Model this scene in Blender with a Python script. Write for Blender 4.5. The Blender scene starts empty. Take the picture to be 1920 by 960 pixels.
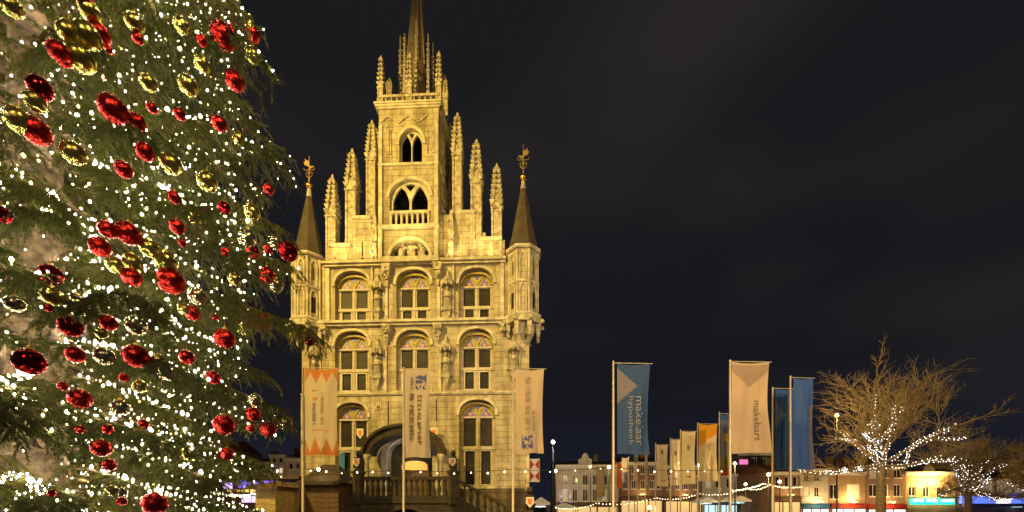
import bpy, bmesh, math, random
from mathutils import Vector, Matrix
from mathutils.geometry import tessellate_polygon
R = math.radians
random.seed(7)
scene = bpy.context.scene
COL = scene.collection

# ------------------------------------------------------------------ camera
F, CX, CY, EYE = 760.0, 960.0, 950.0, 1.7        # focal length and principal point in photograph pixels, eye height
cam = bpy.data.cameras.new('camera')
cam.sensor_width = 36.0
cam.lens = F / 1920 * 36
cam.shift_y = (CY - 480) / 1920
cam.clip_start = 0.05
cam.clip_end = 4000
camo = bpy.data.objects.new('camera', cam)
camo.location = (0, 0, EYE)
camo.rotation_euler = (R(90), 0, 0)
COL.objects.link(camo)
scene.camera = camo

# ------------------------------------------------------------------ night sky
world = bpy.data.worlds.new('World')
scene.world = world
world.use_nodes = True
wn = world.node_tree
wn.nodes.clear()
def N(nt, t, **k):
    n = nt.nodes.new(t)
    for a, b in k.items():
        setattr(n, a, b)
    return n
_out = N(wn, 'ShaderNodeOutputWorld')
_bg = N(wn, 'ShaderNodeBackground')
_tc = N(wn, 'ShaderNodeTexCoord')
_sx = N(wn, 'ShaderNodeSeparateXYZ')
_rp = N(wn, 'ShaderNodeValToRGB')
_rp.color_ramp.elements[0].position = 0.0
_rp.color_ramp.elements[0].color = (0.009, 0.011, 0.021, 1)
_rp.color_ramp.elements[1].position = 0.75
_rp.color_ramp.elements[1].color = (0.0112, 0.0105, 0.0125, 1)
_e = _rp.color_ramp.elements.new(0.28)
_e.color = (0.0085, 0.0085, 0.0115, 1)
_ns = N(wn, 'ShaderNodeTexNoise')                  # thin high cloud catching the glow of the town
_ns.inputs['Scale'].default_value = 1.6
_ns.inputs['Detail'].default_value = 2.0
_mp = N(wn, 'ShaderNodeMapping')
_mp.inputs['Scale'].default_value = (1.0, 1.0, 2.6)
_mp.inputs['Location'].default_value = (0.9, 5.2, 3.3)
_cr = N(wn, 'ShaderNodeValToRGB')
_cr.color_ramp.elements[0].position = 0.45
_cr.color_ramp.elements[0].color = (0, 0, 0, 1)
_cr.color_ramp.elements[1].position = 0.85
_cr.color_ramp.elements[1].color = (0.018, 0.014, 0.010, 1)
_ad = N(wn, 'ShaderNodeMix', data_type='RGBA', blend_type='ADD')
_ad.inputs[0].default_value = 1.0
L = wn.links.new
L(_tc.outputs['Generated'], _sx.inputs[0]); L(_sx.outputs['Z'], _rp.inputs[0])
L(_tc.outputs['Generated'], _mp.inputs[0]); L(_mp.outputs[0], _ns.inputs['Vector']); L(_ns.outputs['Fac'], _cr.inputs[0])
L(_rp.outputs[0], _ad.inputs[6]); L(_cr.outputs[0], _ad.inputs[7]); L(_ad.outputs[2], _bg.inputs[0]); L(_bg.outputs[0], _out.inputs[0])
_bg.inputs[1].default_value = 1.0

# ------------------------------------------------------------------ exposure and sampling
vs = scene.view_settings
vs.view_transform = 'Standard'
vs.look = 'None'
vs.exposure = 0.0
vs.gamma = 1.0
vs.use_curve_mapping = False
scene.render.engine = 'CYCLES'
cy = scene.cycles
cy.use_denoising = True
try:
    cy.denoiser = 'OPENIMAGEDENOISE'
except Exception:
    pass
cy.max_bounces = 5
cy.diffuse_bounces = 3
cy.glossy_bounces = 3
cy.transmission_bounces = 4
cy.transparent_max_bounces = 6
cy.sample_clamp_indirect = 3.0
cy.sample_clamp_direct = 0.0
cy.use_light_tree = True
cy.caustics_reflective = False
cy.caustics_refractive = False

# ------------------------------------------------------------------ helpers
def tag(o, label=None, cat=None, group=None, kind=None):
    if label: o['label'] = label
    if cat: o['category'] = cat
    if group: o['group'] = group
    if kind: o['kind'] = kind
    return o
def empty(name, loc=(0, 0, 0), rz=0.0, label=None, cat=None, group=None):
    o = bpy.data.objects.new(name, None)
    o.location = loc
    o.rotation_euler = (0, 0, rz)
    o.empty_display_size = 0.3
    COL.objects.link(o)
    return tag(o, label, cat, group)
def link(name, me, parent=None, loc=None, rz=0.0, scale=None):
    o = bpy.data.objects.new(name, me)
    COL.objects.link(o)
    if parent is not None: o.parent = parent
    if loc is not None: o.location = loc
    if rz: o.rotation_euler = (0, 0, rz)
    if scale is not None: o.scale = scale
    return o
class MB:
    """collects shapes; build() links them as one mesh object"""
    def __init__(s):
        s.v = []; s.f = []; s.m = []; s.sm = []; s.cm = 0; s.smooth = False; s.tf = None
    def add(s, vs_, fs_):
        b = len(s.v)
        if s.tf: vs_ = [s.tf(p) for p in vs_]
        s.v.extend([tuple(p) for p in vs_])
        for f in fs_:
            s.f.append(tuple(i + b for i in f)); s.m.append(s.cm); s.sm.append(s.smooth)
        return s
    def box(s, x0, x1, y0, y1, z0, z1):
        return s.add([(x0, y0, z0), (x1, y0, z0), (x1, y1, z0), (x0, y1, z0), (x0, y0, z1), (x1, y0, z1), (x1, y1, z1), (x0, y1, z1)],
                     [(0, 3, 2, 1), (4, 5, 6, 7), (0, 1, 5, 4), (1, 2, 6, 5), (2, 3, 7, 6), (3, 0, 4, 7)])
    def taper(s, cx, cy_, z0, z1, w0, w1, d0=None, d1=None):
        d0 = w0 if d0 is None else d0; d1 = w1 if d1 is None else d1
        v = []
        for z, w, d in ((z0, w0, d0), (z1, w1, d1)):
            v += [(cx - w / 2, cy_ - d / 2, z), (cx + w / 2, cy_ - d / 2, z), (cx + w / 2, cy_ + d / 2, z), (cx - w / 2, cy_ + d / 2, z)]
        return s.add(v, [(0, 3, 2, 1), (4, 5, 6, 7), (0, 1, 5, 4), (1, 2, 6, 5), (2, 3, 7, 6), (3, 0, 4, 7)])
    def prism(s, poly, y0, y1):
        n = len(poly)
        v = [(x, y0, z) for x, z in poly] + [(x, y1, z) for x, z in poly]
        tris = tessellate_polygon([[Vector((x, z, 0)) for x, z in poly]])
        f = [tuple(t) for t in tris] + [tuple(i + n for i in reversed(t)) for t in tris]
        f += [(i, (i + 1) % n, n + (i + 1) % n, n + i) for i in range(n)]
        return s.add(v, f)
    def wall(s, outer, holes, y0, y1):
        """a slab standing in the xz plane, front at y0, back at y1, pierced by holes with their reveals"""
        loops = [outer] + list(holes)
        flat = [p for lp in loops for p in lp]
        n = len(flat)
        tris = tessellate_polygon([[Vector((x, z, 0)) for x, z in lp] for lp in loops])
        v = [(x, y0, z) for x, z in flat] + [(x, y1, z) for x, z in flat]
        f = [tuple(t) for t in tris] + [tuple(i + n for i in reversed(t)) for t in tris]
        b = 0
        for lp in loops:
            m = len(lp)
            f += [(b + i, b + (i + 1) % m, n + b + (i + 1) % m, n + b + i) for i in range(m)]
            b += m
        return s.add(v, f)
    def tube(s, pts, rad, n=6, cap=True):
        pts = [Vector(p) for p in pts]
        rad = rad if isinstance(rad, (list, tuple)) else [rad] * len(pts)
        v = []; f = []
        up = Vector((0, 0, 1))
        for i, p in enumerate(pts):
            t = (pts[min(i + 1, len(pts) - 1)] - pts[max(i - 1, 0)])
            t = t.normalized() if t.length > 1e-9 else Vector((0, 0, 1))
            a = t.cross(up)
            if a.length < 0.05: a = t.cross(Vector((1, 0, 0)))
            a.normalize(); b = a.cross(t)
            for k in range(n):
                w = 2 * math.pi * k / n
                v.append(p + (a * math.cos(w) + b * math.sin(w)) * rad[i])
        for i in range(len(pts) - 1):
            for k in range(n):
                f.append((i * n + k, i * n + (k + 1) % n, (i + 1) * n + (k + 1) % n, (i + 1) * n + k))
        if cap:
            f.append(tuple(range(n))[::-1]); f.append(tuple(range((len(pts) - 1) * n, len(pts) * n)))
        return s.add(v, f)
    def lathe(s, prof, cx=0, cy_=0, n=12, rot=0.0, sx=1.0, sy=1.0):
        v = []; f = []
        for r, z in prof:
            for k in range(n):
                w = 2 * math.pi * k / n + rot
                v.append((cx + r * math.cos(w) * sx, cy_ + r * math.sin(w) * sy, z))
        m = len(prof)
        for i in range(m - 1):
            for k in range(n):
                f.append((i * n + k, i * n + (k + 1) % n, (i + 1) * n + (k + 1) % n, (i + 1) * n + k))
        f.append(tuple(range(n))[::-1]); f.append(tuple(range((m - 1) * n, m * n)))
        return s.add(v, f)
    def ball(s, c, r, n=10, m=6, sz=1.0):
        prof = [(max(1e-4, r * math.sin(math.pi * i / m)), c[2] - r * sz * math.cos(math.pi * i / m)) for i in range(m + 1)]
        return s.lathe(prof, c[0], c[1], n)
    def mesh(s, name, mats):
        me = bpy.data.meshes.new(name)
        me.from_pydata(s.v, [], s.f)
        for mt in (mats if isinstance(mats, (list, tuple)) else [mats]): me.materials.append(mt)
        if any(s.m): me.polygons.foreach_set('material_index', s.m)
        if any(s.sm): me.polygons.foreach_set('use_smooth', s.sm)
        me.update()
        return me
    def build(s, name, mats, parent=None, loc=None, rz=0.0):
        return link(name, s.mesh(name, mats), parent, loc, rz)

def pmat(name, col, rough=0.75, metal=0.0, var=0.0, vscale=3.0, bump=0.0, bscale=30.0, emit=None, estr=0.0, col2=None, trans=0.0, sheen=0.0):
    m = bpy.data.materials.new(name)
    m.use_nodes = True
    nt = m.node_tree
    p = nt.nodes['Principled BSDF']
    p.inputs['Base Color'].default_value = (*col, 1)
    p.inputs['Roughness'].default_value = rough
    p.inputs['Metallic'].default_value = metal
    if emit is not None:
        p.inputs['Emission Color'].default_value = (*emit, 1)
        p.inputs['Emission Strength'].default_value = estr
    if var or col2:
        tc = N(nt, 'ShaderNodeTexCoord'); ns = N(nt, 'ShaderNodeTexNoise'); rp = N(nt, 'ShaderNodeValToRGB')
        ns.inputs['Scale'].default_value = vscale; ns.inputs['Detail'].default_value = 6
        c2 = col2 if col2 else tuple(c * (1 - var) for c in col)
        rp.color_ramp.elements[0].position = 0.35; rp.color_ramp.elements[1].position = 0.65
        rp.color_ramp.elements[0].color = (*c2, 1)
        rp.color_ramp.elements[1].color = (*(tuple(min(1, c * (1 + var * 0.5)) for c in col)), 1)
        nt.links.new(tc.outputs['Object'], ns.inputs['Vector']); nt.links.new(ns.outputs['Fac'], rp.inputs[0])
        nt.links.new(rp.outputs[0], p.inputs['Base Color'])
    if bump:
        tc = N(nt, 'ShaderNodeTexCoord'); ns = N(nt, 'ShaderNodeTexNoise'); bp = N(nt, 'ShaderNodeBump')
        ns.inputs['Scale'].default_value = bscale; ns.inputs['Detail'].default_value = 5
        bp.inputs['Strength'].default_value = bump; bp.inputs['Distance'].default_value = 0.03
        nt.links.new(tc.outputs['Object'], ns.inputs['Vector']); nt.links.new(ns.outputs['Fac'], bp.inputs['Height'])
        nt.links.new(bp.outputs[0], p.inputs['Normal'])
    return m
def masonry(name, c1, c2, mortar, bw, bh, msize=0.012, bump=0.5, grime=0.35, rough=0.85, streak=0.0):
    """ashlar or brick: fine joints, block-to-block tone and weather stains"""
    m = bpy.data.materials.new(name)
    m.use_nodes = True
    nt = m.node_tree; p = nt.nodes['Principled BSDF']; K = nt.links.new
    p.inputs['Roughness'].default_value = rough
    tc = N(nt, 'ShaderNodeTexCoord'); sp = N(nt, 'ShaderNodeSeparateXYZ'); ad = N(nt, 'ShaderNodeMath', operation='ADD'); cb = N(nt, 'ShaderNodeCombineXYZ')
    K(tc.outputs['Object'], sp.inputs[0]); K(sp.outputs['X'], ad.inputs[0]); K(sp.outputs['Y'], ad.inputs[1]); K(ad.outputs[0], cb.inputs[0]); K(sp.outputs['Z'], cb.inputs[1])
    br = N(nt, 'ShaderNodeTexBrick')
    br.inputs['Color1'].default_value = (*c1, 1); br.inputs['Color2'].default_value = (*c2, 1); br.inputs['Mortar'].default_value = (*mortar, 1)
    br.inputs['Scale'].default_value = 1.0; br.inputs['Mortar Size'].default_value = msize; br.inputs['Mortar Smooth'].default_value = 0.2
    br.inputs['Brick Width'].default_value = bw; br.inputs['Row Height'].default_value = bh
    K(cb.outputs[0], br.inputs['Vector'])
    ns = N(nt, 'ShaderNodeTexNoise'); ns.inputs['Scale'].default_value = 0.9; ns.inputs['Detail'].default_value = 8
    ns.inputs['Roughness'].default_value = 0.7
    K(tc.outputs['Object'], ns.inputs['Vector'])
    rp = N(nt, 'ShaderNodeValToRGB')
    rp.color_ramp.elements[0].position = 0.32; rp.color_ramp.elements[1].position = 0.62
    g = 1 - grime
    rp.color_ramp.elements[0].color = (g, g * 0.96, g * 0.9, 1); rp.color_ramp.elements[1].color = (1.08, 1.06, 1.02, 1)
    K(ns.outputs['Fac'], rp.inputs[0])
    mx = N(nt, 'ShaderNodeMix', data_type='RGBA', blend_type='MULTIPLY'); mx.inputs[0].default_value = 1.0
    K(br.outputs['Color'], mx.inputs[6]); K(rp.outputs[0], mx.inputs[7]); K(mx.outputs[2], p.inputs['Base Color'])
    if streak:                                     # rain-washed soot running down the stone
        mp = N(nt, 'ShaderNodeMapping'); mp.inputs['Scale'].default_value = (1.9, 1.9, 0.2)
        n3 = N(nt, 'ShaderNodeTexNoise'); n3.inputs['Scale'].default_value = 1.5; n3.inputs['Detail'].default_value = 7
        r3 = N(nt, 'ShaderNodeValToRGB'); r3.color_ramp.elements[0].position = 0.36; r3.color_ramp.elements[1].position = 0.58
        k = 1 - streak
        r3.color_ramp.elements[0].color = (k, k * 0.95, k * 0.85, 1); r3.color_ramp.elements[1].color = (1, 1, 1, 1)
        m3 = N(nt, 'ShaderNodeMix', data_type='RGBA', blend_type='MULTIPLY'); m3.inputs[0].default_value = 1.0
        K(tc.outputs['Object'], mp.inputs[0]); K(mp.outputs[0], n3.inputs['Vector']); K(n3.outputs['Fac'], r3.inputs[0])
        K(mx.outputs[2], m3.inputs[6]); K(r3.outputs[0], m3.inputs[7]); K(m3.outputs[2], p.inputs['Base Color'])
    n2 = N(nt, 'ShaderNodeTexNoise'); n2.inputs['Scale'].default_value = 14; n2.inputs['Detail'].default_value = 5
    K(tc.outputs['Object'], n2.inputs['Vector'])
    sb = N(nt, 'ShaderNodeMath', operation='SUBTRACT'); K(n2.outputs['Fac'], sb.inputs[0]); K(br.outputs['Fac'], sb.inputs[1])
    bp = N(nt, 'ShaderNodeBump'); bp.inputs['Strength'].default_value = bump; bp.inputs['Distance'].default_value = 0.03
    K(sb.outputs[0], bp.inputs['Height']); K(bp.outputs[0], p.inputs['Normal'])
    return m
def emat(name, col, strength):
    return pmat(name, tuple(min(0.8, c) for c in col), 0.5, emit=col, estr=strength)

M = {}
M['stone'] = masonry('sandstone', (0.60, 0.54, 0.38), (0.50, 0.44, 0.30), (0.30, 0.25, 0.16), 0.95, 0.36, 0.01, 0.9, 0.45, streak=0.38)
M['carved'] = pmat('carved_stone', (0.52, 0.46, 0.33), 0.9, var=0.5, vscale=4, bump=0.9, bscale=16)
M['trim'] = pmat('trim_stone', (0.60, 0.54, 0.40), 0.85, var=0.35, vscale=2.5, bump=0.5, bscale=20)
M['cream'] = pmat('cream_frame', (0.56, 0.49, 0.34), 0.7, var=0.2, vscale=4)
M['gold'] = pmat('gilded_mosaic', (0.46, 0.37, 0.10), 0.6, 0.1, var=0.55, vscale=14, bump=0.9, bscale=20)
M['goldmetal'] = pmat('gilt_metal', (0.85, 0.55, 0.08), 0.3, 1.0, bump=0.2)
M['purple'] = pmat('blue_mosaic', (0.13, 0.15, 0.62), 0.5, var=0.2, vscale=20)
M['orange'] = pmat('orange_mosaic', (0.75, 0.25, 0.03), 0.5)
M['white'] = pmat('white_paint', (0.78, 0.76, 0.72), 0.55, var=0.08)
M['slate'] = masonry('roof_slate', (0.105, 0.085, 0.06), (0.075, 0.06, 0.045), (0.03, 0.026, 0.02), 0.24, 0.16, 0.006, 0.7, 0.35)
M['leadgrey'] = pmat('pale_lead', (0.50, 0.45, 0.40), 0.55, 0.2, var=0.25, vscale=6)
M['spire'] = pmat('spire_slate', (0.24, 0.19, 0.12), 0.7, var=0.3, vscale=5, bump=0.4)
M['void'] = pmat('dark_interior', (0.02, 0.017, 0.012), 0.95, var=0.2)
M['darkstone'] = masonry('blue_stone', (0.07, 0.055, 0.035), (0.045, 0.036, 0.024), (0.04, 0.032, 0.022), 0.8, 0.3, 0.012, 0.8, 0.5)  # stair stone; its dark tone also stands for shade in loggia and porch
M['shade_plinth'] = masonry('shade_plinth_stone', (0.20, 0.155, 0.09), (0.15, 0.115, 0.068), (0.06, 0.048, 0.03), 0.9, 0.42, 0.012, 0.8, 0.5, streak=0.4)  # base course tone, with the shade behind the landing put into it
M['bluepaint'] = pmat('blue_paint', (0.03, 0.17, 0.42), 0.5, var=0.15)
M['redpaint'] = pmat('red_paint', (0.42, 0.03, 0.025), 0.5, var=0.15)
M['vane'] = pmat('weathered_gilt', (0.5, 0.36, 0.12), 0.45, 0.5, var=0.3)
M['iron'] = pmat('dark_iron', (0.03, 0.03, 0.03), 0.5, 0.6, var=0.2)
M['pole'] = pmat('grey_aluminium', (0.55, 0.47, 0.38), 0.45, 0.35, var=0.12, vscale=8)
M['plaster'] = pmat('white_plaster', (0.62, 0.57, 0.52), 0.85, var=0.18, vscale=1.2, bump=0.2)
M['brick'] = masonry('brown_brick', (0.27, 0.13, 0.075), (0.2, 0.095, 0.055), (0.3, 0.26, 0.21), 0.22, 0.065, 0.01, 0.5, 0.3)
M['ybrick'] = masonry('buff_brick', (0.5, 0.33, 0.17), (0.42, 0.27, 0.13), (0.4, 0.34, 0.26), 0.22, 0.065, 0.01, 0.5, 0.3)
M['tile'] = masonry('clay_tile', (0.25, 0.09, 0.045), (0.17, 0.06, 0.035), (0.06, 0.03, 0.02), 0.25, 0.3, 0.02, 0.9, 0.35)
M['darktile'] = masonry('dark_tile', (0.07, 0.05, 0.045), (0.05, 0.04, 0.035), (0.02, 0.018, 0.016), 0.25, 0.3, 0.02, 0.9, 0.35)
M['wood'] = pmat('yellow_wood', (0.45, 0.34, 0.13), 0.7, var=0.3, vscale=5, bump=0.3)
M['brownwood'] = pmat('brown_wood', (0.13, 0.075, 0.04), 0.75, var=0.35, vscale=6, bump=0.3)
M['bark'] = pmat('bark', (0.30, 0.22, 0.11), 0.9, var=0.4, vscale=7, bump=0.8, bscale=14)
M['trunkbark'] = pmat('trunk_bark', (0.28, 0.19, 0.105), 0.9, col2=(0.075, 0.05, 0.03), vscale=7, bump=1.0, bscale=12)
M['conebark'] = pmat('spruce_bark', (0.2, 0.135, 0.075), 0.9, var=0.4, vscale=9, bump=0.8, bscale=25)
M['wire'] = pmat('green_wire', (0.02, 0.03, 0.015), 0.6, var=0.1)
def glass_mat(name, col, leads=0.11):
    m = masonry(name, col, tuple(c * 0.75 for c in col), (0.018, 0.015, 0.01), leads, leads, 0.014, 0.3, 0.6, 0.4)
    m.node_tree.nodes['Principled BSDF'].inputs['Specular IOR Level'].default_value = 0.12
    for n in m.node_tree.nodes:
        if n.type == 'TEX_BRICK': n.offset = 0.0
    return m
M['pane'] = glass_mat('leaded_glass', (0.07, 0.062, 0.055))
M['panedark'] = pmat('night_glass', (0.02, 0.022, 0.026), 0.12, var=0.3, vscale=2)
M['panelit'] = emat('lit_window', (1.0, 0.72, 0.42), 0.7)
M['panedim'] = emat('dim_window', (0.95, 0.75, 0.55), 0.16)

def px_world(px, py, Y):
    return Vector(((px - CX) / F * Y, Y, EYE + (CY - py) / F * Y))
def spot(name, loc, target, power, col, size, blend=0.6, radius=0.25, parent=None):
    l = bpy.data.lights.new(name, 'SPOT')
    l.energy = power; l.color = col; l.spot_size = R(size); l.spot_blend = blend; l.shadow_soft_size = radius
    o = bpy.data.objects.new(name, l)
    d = Vector(target) - Vector(loc)
    o.rotation_euler = d.to_track_quat('-Z', 'Y').to_euler()
    o.location = loc
    COL.objects.link(o)
    if parent is not None:
        o.parent = parent
        o.location = Vector(loc) - parent.location
    return o
def point(name, loc, power, col, radius=0.12, parent=None):
    l = bpy.data.lights.new(name, 'POINT')
    l.energy = power; l.color = col; l.shadow_soft_size = radius
    o = bpy.data.objects.new(name, l)
    o.location = loc
    COL.objects.link(o)
    if parent is not None: o.parent = parent
    return o

# ------------------------------------------------------------------ ground
def paving():
    m = masonry('clinker_paving', (0.13, 0.085, 0.065), (0.1, 0.065, 0.05), (0.05, 0.045, 0.04), 0.21, 0.07, 0.008, 0.6, 0.4, 0.6)
    nt = m.node_tree
    sp = [n for n in nt.nodes if n.type == 'SEPXYZ'][0]
    cb = [n for n in nt.nodes if n.type == 'COMBXYZ'][0]
    nt.links.new(sp.outputs['X'], cb.inputs[0]); nt.links.new(sp.outputs['Y'], cb.inputs[1])
    return m
g = MB(); g.add([(-1500, -300, 0), (1500, -300, 0), (1500, 2500, 0), (-1500, 2500, 0)], [(0, 1, 2, 3)])
tag(g.build('market_square_ground', paving()), kind='structure')
# lamp strengths used by the builders below
FL1, FL2, FL3, FL4, FL5, FAIRY = 50000.0, 8500.0, 200.0, 25000.0, 1800.0, 160.0
# ------------------------------------------------------------------ town hall
HD, HROT = 24.0, R(-2.5)
HX0 = (778 - CX) / F * HD
hall = empty('town_hall', (HX0, HD, 0), HROT, 'tall floodlit golden Gothic town hall with stepped gable, spire and two corner turrets', 'town hall')
HM = Matrix.Translation((HX0, HD, 0)) @ Matrix.Rotation(HROT, 4, 'Z')
def LX(px, d=0.0):
    k = (px - CX) / F
    return (k * (HD + d) - HX0 - 0.0436 * d) / (0.999 + 0.0436 * k)
def LZ(py, d=0.0):
    return EYE + (CY - py) / F * (HD + d)
def sup(x0, x1, zs, zt, n=14, p=2.3):
    """arch curve from right springing to left"""
    cx = (x0 + x1) / 2; hw = (x1 - x0) / 2; out = []
    for i in range(n + 1):
        a = math.pi * i / n
        c, s_ = math.cos(a), math.sin(a)
        out.append((cx + hw * math.copysign(abs(c) ** (2 / p), c), zs + (zt - zs) * abs(s_) ** (2 / p)))
    return out
def archp(x0, x1, z0, zs, zt, n=14, p=2.3):
    return [(x0, z0), (x1, z0)] + sup(x0, x1, zs, zt, n, p)
def rectp(x0, x1, z0, z1):
    return [(x0, z0), (x1, z0), (x1, z1), (x0, z1)]
def ring(mb, inner, outer_, y0, y1):
    """moulding between two matching open curves, standing in xz"""
    n = len(inner)
    v = [(x, y0, z) for x, z in inner] + [(x, y0, z) for x, z in outer_] + [(x, y1, z) for x, z in inner] + [(x, y1, z) for x, z in outer_]
    f = []
    for i in range(n - 1):
        f += [(i, i + 1, n + i + 1, n + i), (n + i, n + i + 1, 3 * n + i + 1, 3 * n + i), (i, i + 1, 2 * n + i + 1, 2 * n + i)]
    f += [(0, n, 3 * n, 2 * n), (n - 1, 2 * n - 1, 4 * n - 1, 3 * n - 1)]
    mb.add(v, f)

# --- windows: pixel specs (left, right, top, springing, bottom, tympanum top/bottom, upper light y0/y1, lower light y0/y1)
WCOL = (660, 775, 893)
WIN = []
for i, c in enumerate(WCOL):
    WIN.append(dict(c=c, w=64, top=506, spr=534, bot=604, ty=(512, 535), up=(539, 571), lo=(578, 603)))
    WIN.append(dict(c=c, w=64, top=619, spr=648, bot=733, ty=(626, 649), up=(653, 687), lo=(696, 728)))
WIN.append(dict(c=659, w=62, top=754, spr=782, bot=905, ty=(759, 783), up=(787, 836), lo=(846, 903)))
WIN.append(dict(c=895, w=68, top=751, spr=780, bot=912, ty=(757, 780), up=(784, 836), lo=(845, 908)))
holes = []
for w in WIN:
    x0, x1 = LX(w['c'] - w['w'] / 2), LX(w['c'] + w['w'] / 2)
    holes.append(archp(x0, x1, LZ(w['bot']), LZ(w['spr']), LZ(w['top'])))
door_hole = archp(LX(727), LX(813), LZ(938), LZ(856), LZ(822), 18, 2.0)
holes.append(door_hole)
XL, XR = LX(566), LX(992)
UL, UR = LX(610), LX(946)
ZC = LZ(495)
outer = [(XL, 0), (XR, 0), (XR, LZ(606)), (XR, ZC), (XL, ZC), (XL, LZ(606))]
mb = MB(); mb.wall(outer, holes, 0.0, 0.6)
mb.build('facade_wall', M['stone'], hall)
mb = MB()                                       # side and rear walls
mb.box(XL, XL + 0.5, 0.602, 26, 0, ZC); mb.box(XR - 0.5, XR, 0.602, 26, 0, ZC); mb.box(XL + 0.5, XR - 0.5, 25.5, 26, 0, ZC)
mb.build('side_wall', M['stone'], hall)
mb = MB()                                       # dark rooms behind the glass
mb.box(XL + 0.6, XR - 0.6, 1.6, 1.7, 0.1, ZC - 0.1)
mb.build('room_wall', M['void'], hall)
mb = MB()                                       # steep roof behind the gable
xm = LX(778)
mb.add([(XL + .2, 1.6, ZC), (XR - .2, 1.6, ZC), (xm, 1.6, ZC + 5.2), (XL + .2, 25.8, ZC), (XR - .2, 25.8, ZC), (xm, 25.8, ZC + 5.2)], [(0, 1, 2), (3, 5, 4), (0, 2, 5, 3), (1, 4, 5, 2), (0, 3, 4, 1)])
mb.build('roof', M['slate'], hall)

M['whitewood'] = pmat('cream_wood', (0.66, 0.6, 0.46), 0.6, var=0.12)
def window(w, french=False):
    x0, x1 = LX(w['c'] - w['w'] / 2), LX(w['c'] + w['w'] / 2)
    cx = (x0 + x1) / 2; ww = x1 - x0
    zt0, zt1 = LZ(w['ty'][1]), LZ(w['ty'][0])
    rows = (w['up'], w['lo'])
    gap = ww * 0.07
    hs = []; panes = []
    for r, (a, b) in enumerate(rows):
        for sgn in (-1, 1):
            ins = ww * (0.035 if r == 0 else 0.075)
            xa, xb = (x0 + ww * 0.07 + ins, cx - gap / 2 - ins * 0.7) if sgn < 0 else (cx + gap / 2 + ins * 0.7, x1 - ww * 0.07 - ins)
            hs.append(rectp(xa, xb, LZ(b), LZ(a))); panes.append((xa, xb, LZ(b), LZ(a), r))
    tz = min(zt1, LZ(w['top']) - 0.1)
    th = archp(x0 + ww * 0.06, x1 - ww * 0.06, zt0, zt0 + 0.02, tz)
    hs.append(th)
    pm = MB(); pm.wall(archp(x0 + 0.004, x1 - 0.004, LZ(w['bot']) + 0.004, LZ(w['spr']), LZ(w['top']) - 0.004), hs, 0.33, 0.44)
    pm.box(cx - gap * 0.32, cx + gap * 0.32, 0.27, 0.329, LZ(w['bot']) + 0.02, zt0)
    pm.box(x0 + 0.03, x1 - 0.03, 0.25, 0.3295, LZ(w['up'][1] + 6.5), LZ(w['up'][1] + 2))
    pm.box(x0 + 0.03, x1 - 0.03, 0.25, 0.3295, LZ(w['ty'][1] + 3), LZ(w['ty'][1]))
    win = pm.build('window', M['cream'], hall)
    t = MB(); t.cm = 0
    t.prism(th, 0.40, 0.43)
    h = tz - zt0
    for sgn in (-1, 1):
        qx = cx + sgn * ww * 0.22
        t.cm = 1; t.prism([(qx - ww * 0.19, zt0 + .01), (qx + ww * 0.19, zt0 + .01), (qx + ww * 0.08, zt0 + h * 0.3), (qx, zt0 + h * 0.8), (qx - ww * 0.08, zt0 + h * 0.3)], 0.385, 0.399)
        t.cm = 2; t.prism([(qx + 0.1 * math.cos(a * .7854), zt0 + h * 0.22 + 0.1 * math.sin(a * .7854)) for a in range(8)], 0.37, 0.384)
        t.cm = 0
        cur = sup(qx - ww * 0.19, qx + ww * 0.19, zt0 + .02, zt0 + h * 0.86, 10, 1.5)
        cu2 = sup(qx - ww * 0.215, qx + ww * 0.215, zt0 + .02, zt0 + h * 0.97, 10, 1.5)
        ring(t, cur, cu2, 0.35, 0.398)
    t.cm = 1; t.prism([(cx, zt0 + h * 0.55), (cx + ww * 0.09, zt0 + h * 0.9), (cx - ww * 0.09, zt0 + h * 0.9)], 0.386, 0.3985)
    t.cm = 3
    ring(t, sup(x0 + ww * .065, x1 - ww * .065, zt0 + .03, tz - 0.02, 14), sup(x0 + ww * .005, x1 - ww * .005, zt0 + .03, tz + 0.1, 14), 0.20, 0.329)
    t.build('tympanum', [M['gold'], M['purple'], M['orange'], M['gold']], win)
    for xa, xb, za, zb, r in panes:
        q = MB(); q.box(xa - 0.01, xb + 0.01, 0.405, 0.425, za - 0.01, zb + 0.01)
        q.build('pane', M['pane'], win)
        if r == 1:
            fr = MB(); e = 0.05
            fr.wall(rectp(xa - e, xb + e, za - e * 1.2, zb + e), [rectp(xa + 0.004, xb - 0.004, za + 0.004, zb - 0.004)], 0.285, 0.3285)
            fr.build('casement', M['cream'] if w['top'] > 740 else M['whitewood'], win)
    s = MB(); s.box(x0 - 0.12, x1 + 0.12, -0.14, 0.24, LZ(w['bot']) - 0.14, LZ(w['bot']) + 0.003)
    s.build('sill', M['trim'], win)
    s = MB()
    zs = LZ(w['spr'])
    ring(s, sup(x0, x1, zs, LZ(w['top']), 16), sup(x0 - 0.16, x1 + 0.16, zs, LZ(w['top']) + 0.15, 16), -0.09, -0.002)
    s.build('arch_moulding', M['trim'], win)
    return win
for w in WIN: window(w)
# blue shutters inside the left ground-floor window
for px in (638.5, 669.5):
    q = MB(); q.box(LX(px - 4.5), LX(px + 4.5), 0.22, 0.262, LZ(904), LZ(848))
    q.build('shutter', M['bluepaint'], hall)

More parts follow.
